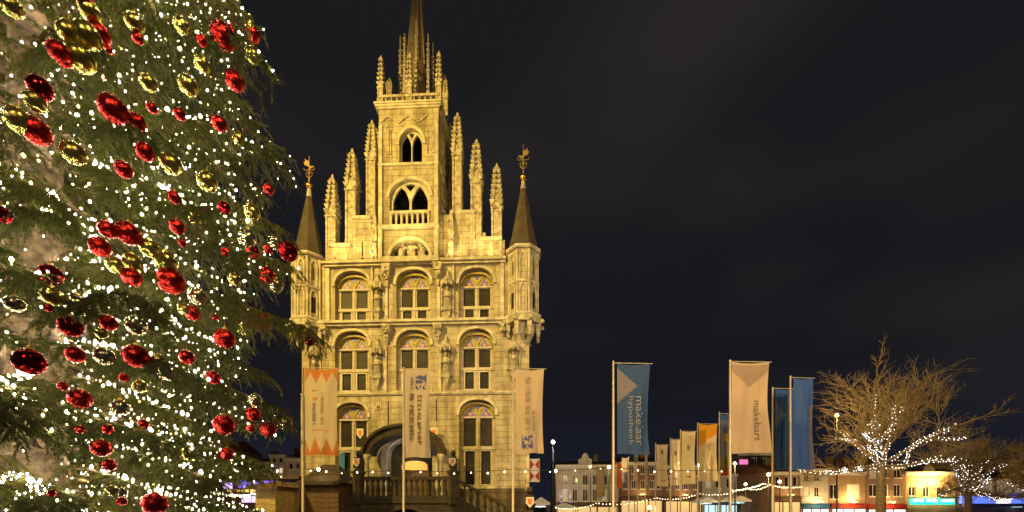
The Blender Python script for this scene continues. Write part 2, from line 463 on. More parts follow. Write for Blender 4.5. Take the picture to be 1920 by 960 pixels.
def ledge(x0, x1, z, h=0.2, out=0.28, back=0.0, name='cornice', parent=None):
    q = MB()
    q.box(x0, x1, -out, back - 0.003, z + h * .45, z + h)
    q.box(x0 + .05, x1 - .05, -out * .6, back - 0.003, z, z + h * .449)
    return q.build(name, M['trim'], parent or hall)
ledge(UL - 0.1, UR + 0.1, LZ(499), 0.26, 0.34)
ledge(XL - 0.05, XR + 0.05, LZ(611), 0.28, 0.34)
ledge(XL - 0.03, XR + 0.03, LZ(741), 0.14, 0.14)
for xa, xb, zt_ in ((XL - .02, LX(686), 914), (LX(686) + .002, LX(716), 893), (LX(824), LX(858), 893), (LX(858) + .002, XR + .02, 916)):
    q = MB(); q.box(xa, xb, -.09, -.003, 0, LZ(zt_)); q.build('shade_plinth', M['shade_plinth'], hall)  # dark base course; behind the landing its colour stands in for shade
# pilaster strips and the frieze between the storeys
for a, b, z0, z1 in ((612, 619, 606, 497), (938, 945, 606, 497), (566, 572, 920, 742), (986, 992, 920, 742), (697, 700, 606, 500), (722, 728, 600, 540), (720, 726, 740, 650), (820, 826, 600, 540), (822, 828, 740, 650), (849, 852, 606, 500)):
    q = MB(); q.box(LX(a), LX(b), -0.1, -0.003, LZ(z0), LZ(z1)); q.build('pilaster', M['trim'], hall)
# carved corbels under the ledges
def corbel(px, py, w=0.5, h=1.1):
    q = MB(); x, z = LX(px), LZ(py)
    q.taper(x, -0.2, z - h * .35, z, w * .8, w, .4, .4); q.taper(x, -0.16, z - h * .7, z - h * .3501, w * .42, w * .7, .25, .32); q.taper(x, -0.1, z - h, z - h * .7001, w * .15, w * .36, .1, .2)
    for k in range(5): q.ball((x + random.uniform(-.2, .2), -0.36 - random.random() * .06, z - random.uniform(.1, .7) * h), random.uniform(.07, .12), 6, 4)
    return q.build('corbel', M['carved'], hall)
for px, py in ((727, 611), (822, 611), (727, 499), (822, 499)): corbel(px, py, 0.55, 1.05 if py > 600 else 1.25)
for px in (612, 942): corbel(px, 611, 0.3, 0.75)

# --- stepped gable
ZG0 = ZC + 0.001
gabL = [(UL, ZG0), (LX(711.5), ZG0), (LX(711.5), LZ(405)), (LX(659), LZ(405)), (LX(659), LZ(456)), (UL, LZ(456))]
gabR = [(LX(823.5), ZG0), (UR, ZG0), (UR, LZ(452)), (LX(890), LZ(452)), (LX(890), LZ(401)), (LX(823.5), LZ(401))]
for gp, sl in ((gabL, (676, 679, 482, 446)), (gabR, (861, 864, 480, 440))):
    mb = MB(); mb.wall(gp, [rectp(LX(sl[0]), LX(sl[1]), LZ(sl[2]), LZ(sl[3]))], 0.15, 0.75)
    mb.build('gable_wall', M['stone'], hall)
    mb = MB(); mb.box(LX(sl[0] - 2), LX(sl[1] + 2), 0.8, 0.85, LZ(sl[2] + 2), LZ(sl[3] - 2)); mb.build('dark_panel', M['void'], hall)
for a, b, y in ((615, 656, 456), (660, 694, 405), (856, 889, 401), (893, 941, 452)):
    q = MB(); q.box(LX(a), LX(b), 0.02, 0.88, LZ(y) + .002, LZ(y) + .16); q.box(LX(a) + .1, LX(b) - .1, .2, .7, LZ(y) + .161, LZ(y) + .28)
    xm_ = (LX(a) + LX(b)) / 2 + (0.35 if a < 778 else -0.35)
    q.box(xm_ - .11, xm_ + .11, .25, .6, LZ(y) + .281, LZ(y) + .55)
    q.build('coping', M['trim'], hall)
PIN_CACHE = {}
def pinnacle_mesh(w, hs, ht, levels=9, mat='carved'):
    """square shaft of height hs with gablets, then a crocketed spirelet up to ht, finial on top"""
    q = MB()
    q.taper(0, 0, 0, hs, w * .8, w * .8)
    for dx in (-1, 1):
        for dy in (-1, 1): q.box(dx * w * .4 - w * .09, dx * w * .4 + w * .09, dy * w * .4 - w * .09, dy * w * .4 + w * .09, 0, hs * 1.0)
    for k in range(2):
        z = hs * (0.0 + 0.5 * k); q.box(-w * .46, w * .46, -w * .46, w * .46, z, z + 0.09)
    q.box(-w * .56, w * .56, -w * .56, w * .56, hs, hs + 0.1)
    for a in range(4):                                    # gablets
        ca, sa = round(math.cos(a * math.pi / 2)), round(math.sin(a * math.pi / 2))
        q.tf = lambda p, ca=ca, sa=sa: (p[0] * ca - p[1] * sa, p[0] * sa + p[1] * ca, p[2])
        q.prism([(-w * .45, hs + .1), (w * .45, hs + .1), (0, hs + .1 + w * .95)], -w * .5, -w * .36)
    q.tf = None
    z0 = hs + .1
    q.taper(0, 0, z0, ht, w * .52, w * .14)
    for k in range(levels):
        t = (k + .6) / levels
        z = z0 + (ht - z0) * t; hw = w * (.26 + (.07 - .26) * t)
        c = w * (.32 - .10 * t)
        for dx, dy in ((-1, -1), (1, 1), (-1, 1), (1, -1)):
            e = 1.0
            q.taper(dx * (hw + c * .5) * e, dy * (hw + c * .5) * e, z - c * .3, z + c * .9, c * .7, c * 1.6)
    q.taper(0, 0, ht, ht + w * .2, w * .2, w * .62); q.taper(0, 0, ht + w * .2, ht + w * .4, w * .62, w * .3); q.taper(0, 0, ht + w * .4, ht + w * .85, w * .3, w * .1)
    return q.mesh('pinnacle', M[mat])
def pinnacle(px, ytop, ybase, yshaft, d=0.45, wpx=24, levels=7):
    zb, zt, zs = LZ(ybase, d), LZ(ytop, d), LZ(yshaft, d)
    w = wpx / F * (HD + d) * 0.80
    me = pinnacle_mesh(w, zs - zb, zt - zb - w * .85, levels)
    return link('pinnacle', me, hall, (LX(px, d), d, zb))
pinnacle(624, 322, 494, 408); pinnacle(661, 274, 494, 360, wpx=25); pinnacle(698, 222, 494, 305, wpx=22, levels=8)
pinnacle(858, 215, 494, 302, wpx=22, levels=8); pinnacle(893.5, 266, 494, 355, wpx=25); pinnacle(931.5, 312, 494, 402)
pinnacle(706, 236, 400, 300, d=3.0, wpx=18); pinnacle(843.5, 232, 400, 300, d=3.0, wpx=18)

# --- tower
TX0, TX1 = LX(712), LX(823)
TF, TB = -0.12, 3.3
TXm = (TX0 + TX1) / 2
ZT = LZ(206)
bel = [archp(LX(750), LX(794), LZ(308), LZ(268), LZ(246), 12, 1.9), archp(LX(732), LX(807), LZ(398), LZ(372), LZ(340), 14, 2.0), archp(LX(733), LX(806), LZ(489), LZ(487), LZ(452), 16, 2.1), rectp(LX(733), LX(806), LZ(423.5), LZ(403.5))]
mb = MB(); mb.wall([(TX0, ZG0), (TX1, ZG0), (TX1, ZT), (TX0, ZT)], bel, TF, TF + 0.45)
mb.build('tower_front', M['stone'], hall)
SW = TB - TF - 0.452
def side_tf(x, sgn):
    return lambda p: (x - sgn * p[1], TF + 0.452 + p[0], p[2])
for x, sgn in ((TX1, 1), (TX0, -1)):
    mb = MB(); mb.tf = side_tf(x, sgn)
    mb.wall(rectp(0, SW, ZG0, ZT), [archp(SW * .3, SW * .78, LZ(308), LZ(268), LZ(246), 10, 1.7), archp(SW * .3, SW * .8, LZ(398), LZ(372), LZ(340), 10, 2.0)], 0, 0.4)
    mb.build('tower_side', M['stone'], hall)
    mb = MB(); mb.tf = side_tf(x, sgn)
    for a in (0.12, .9): mb.box(SW * a - .13, SW * a + .13, -0.14, -0.003, LZ(440), LZ(235))
    mb.box(SW * .52, SW * .56, .08, .3, LZ(306), LZ(250))
    for k in range(10): mb.box(SW * .12 - .2, SW * .12 + .2, -0.3 + k * .012, -0.145, LZ(430 - k * 20), LZ(424 - k * 20))
    mb.build('buttress', M['carved'], hall)
mb = MB(); mb.box(TX0 + .4, TX1 - .4, TB - .3, TB, ZG0, ZT); mb.build('tower_back', M['stone'], hall)
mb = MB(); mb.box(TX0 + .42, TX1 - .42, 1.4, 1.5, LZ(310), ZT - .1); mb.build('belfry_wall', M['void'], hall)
mb = MB(); mb.box(TX0 + .42, TX1 - .42, 1.6, 1.7, LZ(396), LZ(330)); mb.box(TX0 + .42, TX1 - .42, .34, 1.59, LZ(400), LZ(398)); mb.build('loggia_wall', M['darkstone'], hall)  # dark colour puts the shade of the loggia interior into its wall
mb = MB(); mb.box(TX0 + .3, TX1 - .3, .45, TB - .31, ZT - .25, ZT - .001); mb.build('tower_floor', M['trim'], hall)
for xa in (TX0, TX1 - .22):
    for za, zb, o_ in ((492, 434, .16), (430, 316, .12), (312, 240, .09)):
        q = MB(); q.box(xa, xa + .22, TF - o_, TF - .003, LZ(za), LZ(zb)); q.taper(xa + .11, TF - o_ / 2, LZ(zb) + .001, LZ(zb) + .22, .22, .1, o_ - .006, .02); q.build('corner_strip', M['trim'], hall)
# belfry tracery
def tracery(x0, x1, zb, zs, zt, y0, y1, lights=2, p=1.9, name='tracery', quat=True):
    cx = (x0 + x1) / 2; w = x1 - x0
    hs = []
    lw = w / lights
    for k in range(lights):
        a = x0 + lw * k + lw * (.13 if k == 0 else .05); b = x0 + lw * (k + 1) - lw * (.05 if k == 0 else .13)
        hs.append(archp(a, b, zb + .03, zs - (zt - zs) * .25, zs + (zt - zs) * .72, 10, 1.45))
    if quat:
        r = (zt - zs) * .2
        hs.append([(cx, zs + (zt - zs) * .42), (cx + w * .13, zs + (zt - zs) * .8), (cx, zs + (zt - zs) * .9), (cx - w * .13, zs + (zt - zs) * .8)])
    q = MB(); q.wall(archp(x0 + .003, x1 - .003, zb + .003, zs, zt - .003, 14, p), hs, y0, y1)
    return q.build(name, M['trim'], hall)
tracery(LX(750), LX(794), LZ(308), LZ(268), LZ(246), TF + .15, TF + .3)
tracery(LX(732), LX(807), LZ(398), LZ(372), LZ(340), TF + .15, TF + .3, p=2.0)
for a, b in ((728, 731), (733.5, 735), (802, 803.5), (812, 815)):
    q = MB(); q.box(LX(a), LX(b), TF - .05, TF - .002, LZ(292), LZ(246)); q.build('blind_lancet', M['carved'], hall)
for x0, x1, zs, zt in ((LX(750), LX(794), LZ(275), LZ(246)), (LX(732), LX(807), LZ(372), LZ(340)), (LX(733), LX(806), LZ(487), LZ(452))):
    q = MB(); ring(q, sup(x0, x1, zs, zt, 16, 2.0), sup(x0 - .18, x1 + .18, zs, zt + .17, 16, 2.0), TF - .1, TF - .002)
    q.build('arch_moulding', M['trim'], hall)
def tledge(py, h=.18, out=.2, x0=TX0, x1=TX1):
    q = MB(); z = LZ(py)
    if py < 215: q.box(x0 - out, x1 + out, TF - out, TB + out * .5, z, z + h)
    else:
        q.box(x0 - .04, x1 + .04, TF - out, TF - .003, z, z + h)
        s2 = MB(); s2.box(TX1 + .003, TX1 + .1, TF, TB, z, z + h); s2.build('string_course', M['trim'], hall)
    return q.build('string_course', M['trim'], hall)
tledge(314, .14, .1); tledge(432, .2, .16)
tledge(497, .3, .3, LX(722), LX(824))
for k in range(3): tledge(208 - 3.2 * k, .1, .1 + .07 * k)
# pointed blind frieze below the parapet
q = MB()
n = 3
for k in range(n):
    xa = TX0 + (TX1 - TX0) * k / n; xb = TX0 + (TX1 - TX0) * (k + 1) / n
    ring(q, [(xb, LZ(235)), ((xa + xb) / 2, LZ(222)), (xa, LZ(235))], [(xb, LZ(232.5)), ((xa + xb) / 2, LZ(219)), (xa, LZ(232.5))], TF - .07, TF - .002)
q.build('frieze', M['carved'], hall)
# loggia balustrade
q = MB(); q.box(LX(732), LX(807), TF - .1, TF + .1, LZ(403), LZ(399)); q.box(LX(732), LX(807), TF - .1, TF + .1, LZ(429), LZ(424))
q.build('loggia_rail', M['trim'], hall)
mbb = MB(); mbb.box(-.06, .06, -.07, .07, 0, LZ(403) - LZ(424)); bal_me = mbb.mesh('baluster', M['trim'])
for k in range(8):
    px = 734.5 + k * (70 / 7)
    link('baluster', bal_me, hall, (LX(px), TF, LZ(424)))
q = MB(); q.box(LX(731), LX(808), .9, .95, LZ(428), LZ(400)); q.build('loggia_dark_sheet', M['void'], hall)  # near-black sheet stands in for shade behind the open balustrade
# niche with the carved arms
q = MB(); q.box(LX(731), LX(808), .62, .68, LZ(492), LZ(448)); q.build('niche_wall', M['gold'], hall)
q = MB(); cx = LX(770); zb = LZ(488)
q.smooth = True
for sx in (-1, 1):
    q.lathe([(.05, zb + .0), (.26, zb + .05), (.22, zb + .5), (.26, zb + .75), (.12, zb + .9), (.01, zb + .92)], cx + sx * .62, .1, 8, sy=.7)
    q.ball((cx + sx * .55, .05, zb + .98), .14, 8, 6)
    q.tube([(cx + sx * .5, .0, zb + .7), (cx + sx * .3, -.08, zb + .8), (cx + sx * .14, -.05, zb + .7)], [.09, .08, .06], 6)
q.smooth = False
q.prism([(cx - .24, zb + .95), (cx + .24, zb + .95), (cx + .24, zb + .45), (cx, zb + .12), (cx - .24, zb + .45)], -.02, .1)
q.build('coat_of_arms', M['carved'], hall).location.y = .12
# tower parapet with balusters and pinnacles
P0, P1 = TX0 - .05, TX1 + .05
zp0, zp1 = LZ(203) + .1, LZ(183)
q = MB()
for (x0, x1, y0, y1) in ((P0, P1, TF - .12, TF + .06), (P0, P1, TB - .06, TB + .12), (P0 - .1, P0 + .08, TF + .061, TB - .061), (P1 - .08, P1 + .1, TF + .061, TB - .061)):
    q.box(x0, x1, y0, y1, zp1 - .14, zp1); q.box(x0, x1, y0, y1, zp0 - .12, zp0)
q.build('parapet_rail', M['carved'], hall)
mbb = MB(); mbb.box(-.05, .05, -.05, .05, 0, zp1 - .14 - zp0); tb_me = mbb.mesh('baluster', M['carved'])
for k in range(11):
    link('baluster', tb_me, hall, (P0 + .15 + (P1 - P0 - .3) * k / 10, TF - .03, zp0))
    link('baluster', tb_me, hall, (P0 + .15 + (P1 - P0 - .3) * k / 10, TB + .03, zp0))
    if k < 11:
        for x in (P0 - .01, P1 + .01): link('baluster', tb_me, hall, (x, TF + .3 + (TB - TF - .6) * k / 10, zp0))
for px, yt, d in ((714.5, 101, -.05), (768, 98, -.05), (823, 98, -.05), (731, 143, 3.2), (833, 140, 3.2), (782, 112, 3.2)):
    pinnacle(px, yt, 204, 168, d, 13.5, 6)
pinnacle(835.5, 150, 222, 190, 1.5, 11, 7)
# spire with lead flying spirelets
SCX, SCY = TXm, 1.6
zs0 = LZ(196, 1.6)
q = MB()
q.lathe([(1.0, zs0 - .3), (.95, zs0 + .35), (.66, zs0 + 1.0), (.60, LZ(128, 1.6)), (.29, LZ(8, 1.6)), (.34, LZ(6, 1.6)), (.3, LZ(2, 1.6)), (.02, LZ(-95, 1.6))], SCX, SCY, 8, R(22.5))
sp = q.build('spire', M['spire'], hall)
q = MB()
for k in range(8):
    a = R(45 * k + 22.5)
    r0, r1 = .61, .3
    p0 = (SCX + r0 * math.cos(a), SCY + r0 * math.sin(a), LZ(128, 1.6)); p1 = (SCX + r1 * math.cos(a), SCY + r1 * math.sin(a), LZ(8, 1.6))
    q.tube([p0, p1], [.05, .03], 5)
q.lathe([(.36, LZ(5, 1.6)), (.36, LZ(1, 1.6))], SCX, SCY, 8, R(22.5))
q.build('spire_rib', M['leadgrey'], sp)
q = MB(); q.lathe([(.02, LZ(-94, 1.6)), (.16, LZ(-99, 1.6)), (.02, LZ(-104, 1.6))], SCX, SCY, 10)
q.build('finial', M['leadgrey'], sp)
for k in range(8):
    a = R(45 * k + 14)
    r = 1.0
    x, y = SCX + r * math.cos(a), SCY + r * math.sin(a)
    top = LZ((74, 92, 70, 82)[k % 4], 1.6)
    q = MB()
    q.taper(x, y, zs0 - .2, zs0 + 1.4, .2, .15); q.taper(x, y, zs0 + 1.4, zs0 + 1.5, .26, .26); q.taper(x, y, zs0 + 1.5, top, .13, .05)
    for j in range(5): q.box(x - .1, x + .1, y - .1, y + .1, zs0 + 1.7 + j * .35, zs0 + 1.76 + j * .35)
    q.tube([(x, y, zs0 + 1.1), (SCX + .8 * math.cos(a), SCY + .8 * math.sin(a), zs0 + 1.35), (SCX + .6 * math.cos(a), SCY + .6 * math.sin(a), zs0 + 1.9)], .06, 5)
    q.build('lead_spirelet', M['leadgrey'], hall)

# --- corner turrets
def turret(px, ycap, yball, ytip, sgn):
    cx = LX(px); cy_ = .25
    z_cap, z_ball = LZ(ycap), LZ(yball)
    z_bal = LZ(604); z_mid = LZ(543); z_cor = LZ(652)
    r = .90
    rot = R(22.5)
    q = MB()
    q.lathe([(r, z_bal - .05), (r, z_cap - .1)], cx, cy_, 8, rot)
    t = q.build('turret', M['stone'], hall)
    for z, h, e in ((z_mid, .14, .1), (z_cap - .14, .16, .2), (z_bal - .02, .2, .22)):
        q = MB(); q.lathe([(r + e * .6, z), (r + e, z + h * .5), (r + e, z + h)], cx, cy_, 8, rot)
        q.build('string_course', M['trim'], t)
    q = MB()
    for k in range(8):
        a = R(45 * k + 22.5)
        q.tube([(cx + r * math.cos(a), cy_ + r * math.sin(a), z_bal), (cx + r * math.cos(a), cy_ + r * math.sin(a), z_cap - .2)], .075, 6)
    q.build('colonnette', M['trim'], t)
    for k in range(8):                                   # blind panels with pointed heads, a slit on some faces
        a = R(45 * k)
        ap = r * math.cos(R(22.5))
        ux, uy = -math.sin(a), math.cos(a)
        tf = lambda p, a=a, ux=ux, uy=uy, ap=ap: (cx + ux * p[0] + (ap - p[1]) * math.cos(a), cy_ + uy * p[0] + (ap - p[1]) * math.sin(a), p[2])
        q = MB(); q.tf = tf
        for (za, zb) in ((z_bal + .25, z_mid - .06), (z_mid + .2, z_cap - .35)):
            ring(q, sup(-.15, .15, zb - .35, zb - .05, 8, 1.5), sup(-.22, .22, zb - .35, zb + .02, 8, 1.5), -.07, -.002)
            q.box(-.22, -.15, -.07, -.002, za, zb - .35); q.box(.15, .22, -.07, -.002, za, zb - .35)
        q.cm = 1
        if k in (5, 7, 0): q.box(-.13, .13, -.004, .002, z_bal + .5, z_mid - .5); q.box(-.03, .03, -.006, .0, z_mid + .5, z_cap - .8)
        q.build('blind_panel', [M['trim'], M['void']], t)
    q = MB()                                             # gallery ring and corbels
    q.lathe([(r + .26, z_bal - .35), (r + .28, z_bal - .1), (r + .2, z_bal - .03)], cx, cy_, 8, rot)
    for k in range(8):
        a = R(45 * k + 22.5)
        x, y = cx + (r + .16) * math.cos(a), cy_ + (r + .16) * math.sin(a)
        q.taper(x * .9 + cx * .1, y * .9 + cy_ * .1, z_bal - 1.0, z_bal - .36, .16, .28); q.ball((x * .88 + cx * .12, y * .88 + cy_ * .12, z_bal - 1.02), .12, 6, 4)
        q.ball((cx + (r + .3) * math.cos(a), cy_ + (r + .3) * math.sin(a), z_bal - .2), .14, 6, 4)
    q.lathe([(.12, z_cor - .15), (.3, z_cor), (.3, z_cor + .12), (.55, z_cor + .55), (.62, z_cor + .6), (.72, z_cor + 1.0), (r, z_bal - .36)], cx, cy_, 8, rot)
    q.build('bracket', M['carved'], t)
    q = MB()
    q.lathe([(r + .2, z_cap + .03), (r + .02, z_cap + .16), (.72, z_cap + .9), (.17, z_ball - .62), (.14, z_ball - .6)], cx, cy_, 8, rot)
    q.build('spire', M['slate'], t)
    q = MB(); q.lathe([(.2, z_ball - .9), (.11, z_ball - .1)], cx, cy_, 8, rot); q.build('lead_cap', M['leadgrey'], t)
    q = MB(); q.smooth = True; q.ball((cx, cy_, z_ball + .08), .22, 12, 8, .75); q.build('gilt_ball', M['goldmetal'], t)
    zt = LZ(ytip)
    q = MB()
    q.tube([(cx, cy_, z_ball + .2), (cx, cy_, zt)], [.04, .02], 5)
    hh = zt - z_ball
    for s_ in (-1, 1):
        q.tube([(cx, cy_, z_ball + hh * .3), (cx + s_ * .16, cy_, z_ball + hh * .36), (cx + s_ * .2, cy_, z_ball + hh * .46), (cx + s_ * .08, cy_, z_ball + hh * .5), (cx + s_ * .04, cy_, z_ball + hh * .42)], .025, 4)
        q.tube([(cx, cy_, z_ball + hh * .56), (cx + s_ * .3, cy_, z_ball + hh * .56), (cx + s_ * .34, cy_, z_ball + hh * .62)], .022, 4)
    q.cm = 1                                             # cut-out gilt vane with an upswept wing
    s_ = sgn
    z = z_ball + hh * .66
    q.prism([(cx + s_ * .02, z), (cx + s_ * .28, z + .1), (cx + s_ * .34, z + .3), (cx + s_ * .24, z + .26), (cx + s_ * .26, z + .5), (cx + s_ * .14, z + .36), (cx + s_ * .02, z + .34)], cy_ - .02, cy_ + .02)
    q.prism([(cx - s_ * .02, z - .15), (cx - s_ * .26, z - .05), (cx - s_ * .3, z + .06), (cx - s_ * .16, z + .02), (cx - s_ * .02, z + .05)], cy_ - .02, cy_ + .02)
    q.build('weather_vane', [M['vane'], M['vane']], t)
    return t
turret(575.5, 479, 338, 278, -1)
turret(981, 478, 337, 272, 1)

# --- niches with statues
def statue_mesh():
    q = MB(); q.smooth = True
    q.lathe([(.02, 0), (.25, .01), (.27, .08), (.23, .3), (.2, .6), (.19, .85), (.17, 1.0), (.22, 1.2), (.25, 1.36), (.2, 1.47), (.08, 1.54), (.07, 1.6), (.01, 1.62)], 0, 0, 12, sy=.75)
    q.ball((0, -.02, 1.72), .125, 10, 8, 1.2)
    q.lathe([(.13, 1.76), (.15, 1.8), (.1, 1.93), (.02, 1.97)], 0, 0, 8)
    for s_ in (-1, 1):
        q.tube([(s_ * .24, 0, 1.38), (s_ * .3, -.05, 1.12), (s_ * .12, -.22, 1.0), (s_ * .02, -.25, 1.06)], [.09, .085, .065, .05], 7)
    q.smooth = False
    for k in range(7):
        a = -math.pi * (k + .5) / 7
        q.tube([(.2 * math.cos(a), .15 * math.sin(a), 1.0), (.27 * math.cos(a), .2 * math.sin(a), .05)], [.015, .03], 4)
    q.tube([(.3, -.2, .02), (.28, -.22, 1.7)], .025, 5)
    return q.mesh('statue', M['carved'])
st_me = statue_mesh()
def niche(px, ytop, ybot, label):
    x = LX(px); zt, zb = LZ(ytop), LZ(ybot)
    q = MB()
    q.taper(x, -.2, zb, zb + .16, .42, .62, .3, .42); q.taper(x, -.15, zb - .5, zb - .001, .1, .4, .1, .28)
    for s_ in (-1, 1): q.tube([(x + s_ * .36, -.06, zb + .1), (x + s_ * .36, -.06, zt - .2)], .05, 6)
    q.lathe([(.36, zt - .5), (.4, zt - .34), (.4, zt - .28), (.2, zt), (.12, zt + .1), (.02, zt + .5)], x, -.12, 8, R(22.5))
    for k in range(5):
        a = R(180 + 45 * k); q.taper(x + .38 * math.cos(a), -.12 + .38 * math.sin(a), zt - .6, zt - .25, .05, .12)
    q.build('niche', M['carved'], hall)
    h = (zt - .55) - (zb + .17)
    p = HM @ Vector((x, -.2, zb + .162))
    s = h / 1.97
    o = link('statue', st_me, None, p, HROT, (s * 1.05, s, s))
    tag(o, label, 'statue', 'stone statues on the town hall')
niche(709, 528, 588, 'robed stone statue between the left and middle top-row windows of the town hall')
niche(840, 524, 588, 'robed stone statue between the middle and right top-row windows of the town hall')
niche(709, 648, 712, 'robed stone statue between the left and middle second-row windows of the town hall')
niche(837, 645, 712, 'robed stone statue between the middle and right second-row windows of the town hall')
niche(591, 650, 704, 'robed stone statue below the left corner turret of the town hall')
niche(963, 646, 700, 'robed stone statue below the right corner turret of the town hall')
# figures by the tower foot
for px in (703, 846):
    q = MB(); x = LX(px); z = LZ(492)
    q.taper(x, -.02, z, z + .8, .34, .28); q.ball((x, -.05, z + 1.0), .2, 8, 5, 1.5); q.taper(x, -.02, z + 1.25, z + 2.2, .36, .3); q.taper(x, -.02, z + 2.2, z + 3.0, .3, .1)
    for k in range(7): q.ball((x + random.uniform(-.18, .18), -.2, z + .2 + k * .35), random.uniform(.08, .13), 6, 4)
    q.build('carved_buttress', M['carved'], hall)
# small plaque and slit windows on the ground storey
q = MB(); q.box(LX(703), LX(716), -.06, -.003, LZ(767), LZ(753)); q.ball((LX(709.5), -.07, LZ(760)), .13, 8, 5); q.build('plaque', M['carved'], hall)
for px, a, b in ((728, 800, 752), (818, 790, 748), (706, 534, 512), (707.5, 570, 535)):
    q = MB(); q.box(LX(px - .9), LX(px + .9), -.02, -.002, LZ(a), LZ(b)); q.build('slit', M['void'], hall)
# round arched portal with its hood
q = MB()
x0, x1 = LX(727), LX(813)
ring(q, [(x1, LZ(938))] + sup(x0, x1, LZ(856), LZ(822), 18, 2.0) + [(x0, LZ(938))],
     [(x1 + .3, LZ(938))] + sup(x0 - .3, x1 + .3, LZ(856), LZ(812), 18, 2.0) + [(x0 - .3, LZ(938))], -.3, -.002)
q.build('portal_arch', M['trim'], hall)
q = MB()                                                  # the projecting hood, a half barrel on two columns
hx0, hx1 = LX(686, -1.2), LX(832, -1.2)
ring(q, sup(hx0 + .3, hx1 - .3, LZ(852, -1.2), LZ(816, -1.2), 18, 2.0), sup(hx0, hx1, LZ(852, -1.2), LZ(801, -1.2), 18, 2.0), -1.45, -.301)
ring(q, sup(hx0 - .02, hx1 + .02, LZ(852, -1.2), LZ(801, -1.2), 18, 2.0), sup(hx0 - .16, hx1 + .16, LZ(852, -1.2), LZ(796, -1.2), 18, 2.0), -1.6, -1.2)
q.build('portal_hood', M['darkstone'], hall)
for x in (hx0 + .11, hx1 - .11):
    q = MB(); q.smooth = True
    z0 = 2.1; z1 = LZ(852, -1.2)
    q.lathe([(.2, z0), (.2, z0 + .2), (.13, z0 + .3), (.12, z1 - .35), (.2, z1 - .2), (.24, z1 - .02)], x, -1.32, 10)
    q.build('column', M['carved'], hall)
q = MB(); q.box(LX(703), LX(835), .7, .75, 2.0, LZ(800)); q.build('porch_wall', M['darkstone'], hall)  # wall coloured dark to give the shade under the hood
q = MB(); q.box(LX(745), LX(800), .6, .699, 2.1, LZ(866)); q.box(LX(771), LX(774), .56, .599, 2.1, LZ(868)); q.build('door', M['brownwood'], hall)
q = MB(); q.prism(archp(LX(748), LX(797), LZ(880), LZ(872), LZ(862), 10), .55, .59); q.build('fanlight', emat('amber_fanlight', (1.0, .5, .1), 0.75), hall)
for px in (675, 814):                                     # painted shields by the arch
    q = MB(); x = LX(px, -.4); z = LZ(812, -.4)
    q.prism([(x - .2, z + .28), (x + .2, z + .28), (x + .2, z - .05), (x, z - .3), (x - .2, z - .05)], -.42, -.36); q.cm = 1
    q.prism([(x - .13, z + .18), (x + .13, z + .18), (x + .1, z - .05), (x, z - .18), (x - .1, z - .05)], -.44, -.4205)
    q.box(x - .03, x + .03, -.36, -.004, z - .03, z + .03)
    q.build('shield', [M['white'], M['orange']], hall)
# red and white shutters folded out from the side wall
q = MB()
x, z0, z1 = XR + .02, LZ(904, .4), LZ(861, .4)
q.box(x, x + .62, .5, .55, z0, z1); q.cm = 1
zm = (z0 + z1) / 2; e = .03
for za, zb in ((z0, zm), (zm, z1)):
    for tri in ([(x + e, za + e), (x + e, zb - e), (x + .29, (za + zb) / 2)], [(x + .62 - e, za + e), (x + .62 - e, zb - e), (x + .33, (za + zb) / 2)]): q.prism(tri, .47, .499)
q.build('side_shutter', [M['white'], M['redpaint']], hall)

# --- double front stair
LYF, LYB = -3.2, -.003
LZF = 2.1
lx0, lx1 = LX(672, LYF), LX(850, LYF)
stair = empty('double_stair', HM @ Vector(((lx0 + lx1) / 2, 0, 0)), HROT, 'dark stone double stair with balustrade and landing in front of the town hall door', 'stair')
sc0 = (lx0 + lx1) / 2
hw = (lx1 - lx0) / 2
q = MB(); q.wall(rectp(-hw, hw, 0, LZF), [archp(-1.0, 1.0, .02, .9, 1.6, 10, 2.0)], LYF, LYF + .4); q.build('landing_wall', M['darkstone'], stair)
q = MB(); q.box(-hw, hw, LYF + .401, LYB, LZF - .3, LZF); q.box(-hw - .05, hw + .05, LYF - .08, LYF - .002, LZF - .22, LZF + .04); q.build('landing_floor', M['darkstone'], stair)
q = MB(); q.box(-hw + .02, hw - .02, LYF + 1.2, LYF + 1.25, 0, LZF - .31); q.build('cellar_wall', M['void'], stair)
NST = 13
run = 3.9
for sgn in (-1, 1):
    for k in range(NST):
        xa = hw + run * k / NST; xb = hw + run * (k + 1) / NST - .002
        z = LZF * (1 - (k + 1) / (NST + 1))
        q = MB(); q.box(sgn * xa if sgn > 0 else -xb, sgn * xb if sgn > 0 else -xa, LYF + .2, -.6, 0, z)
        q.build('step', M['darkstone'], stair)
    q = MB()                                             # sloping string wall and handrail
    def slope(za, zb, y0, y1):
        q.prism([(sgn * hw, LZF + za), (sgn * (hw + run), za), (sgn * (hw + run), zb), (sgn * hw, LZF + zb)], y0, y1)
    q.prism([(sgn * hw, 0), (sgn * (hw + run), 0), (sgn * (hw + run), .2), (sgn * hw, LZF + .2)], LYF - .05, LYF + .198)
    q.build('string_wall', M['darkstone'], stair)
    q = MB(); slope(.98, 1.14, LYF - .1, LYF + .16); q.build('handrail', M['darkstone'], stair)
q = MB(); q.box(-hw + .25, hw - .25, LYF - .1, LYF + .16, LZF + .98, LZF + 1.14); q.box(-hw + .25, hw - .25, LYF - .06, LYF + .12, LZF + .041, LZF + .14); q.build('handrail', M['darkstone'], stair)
bq = MB(); bq.smooth = True
bq.lathe([(.1, 0), (.1, .08), (.06, .1), (.11, .28), (.1, .4), (.05, .62), (.05, .7), (.1, .76), (.1, .84)], 0, 0, 9)
bme = bq.mesh('baluster', M['darkstone'])
for k in range(15):
    link('baluster', bme, stair, (-hw + .45 + (2 * hw - .9) * k / 14, LYF + .03, LZF + .14))
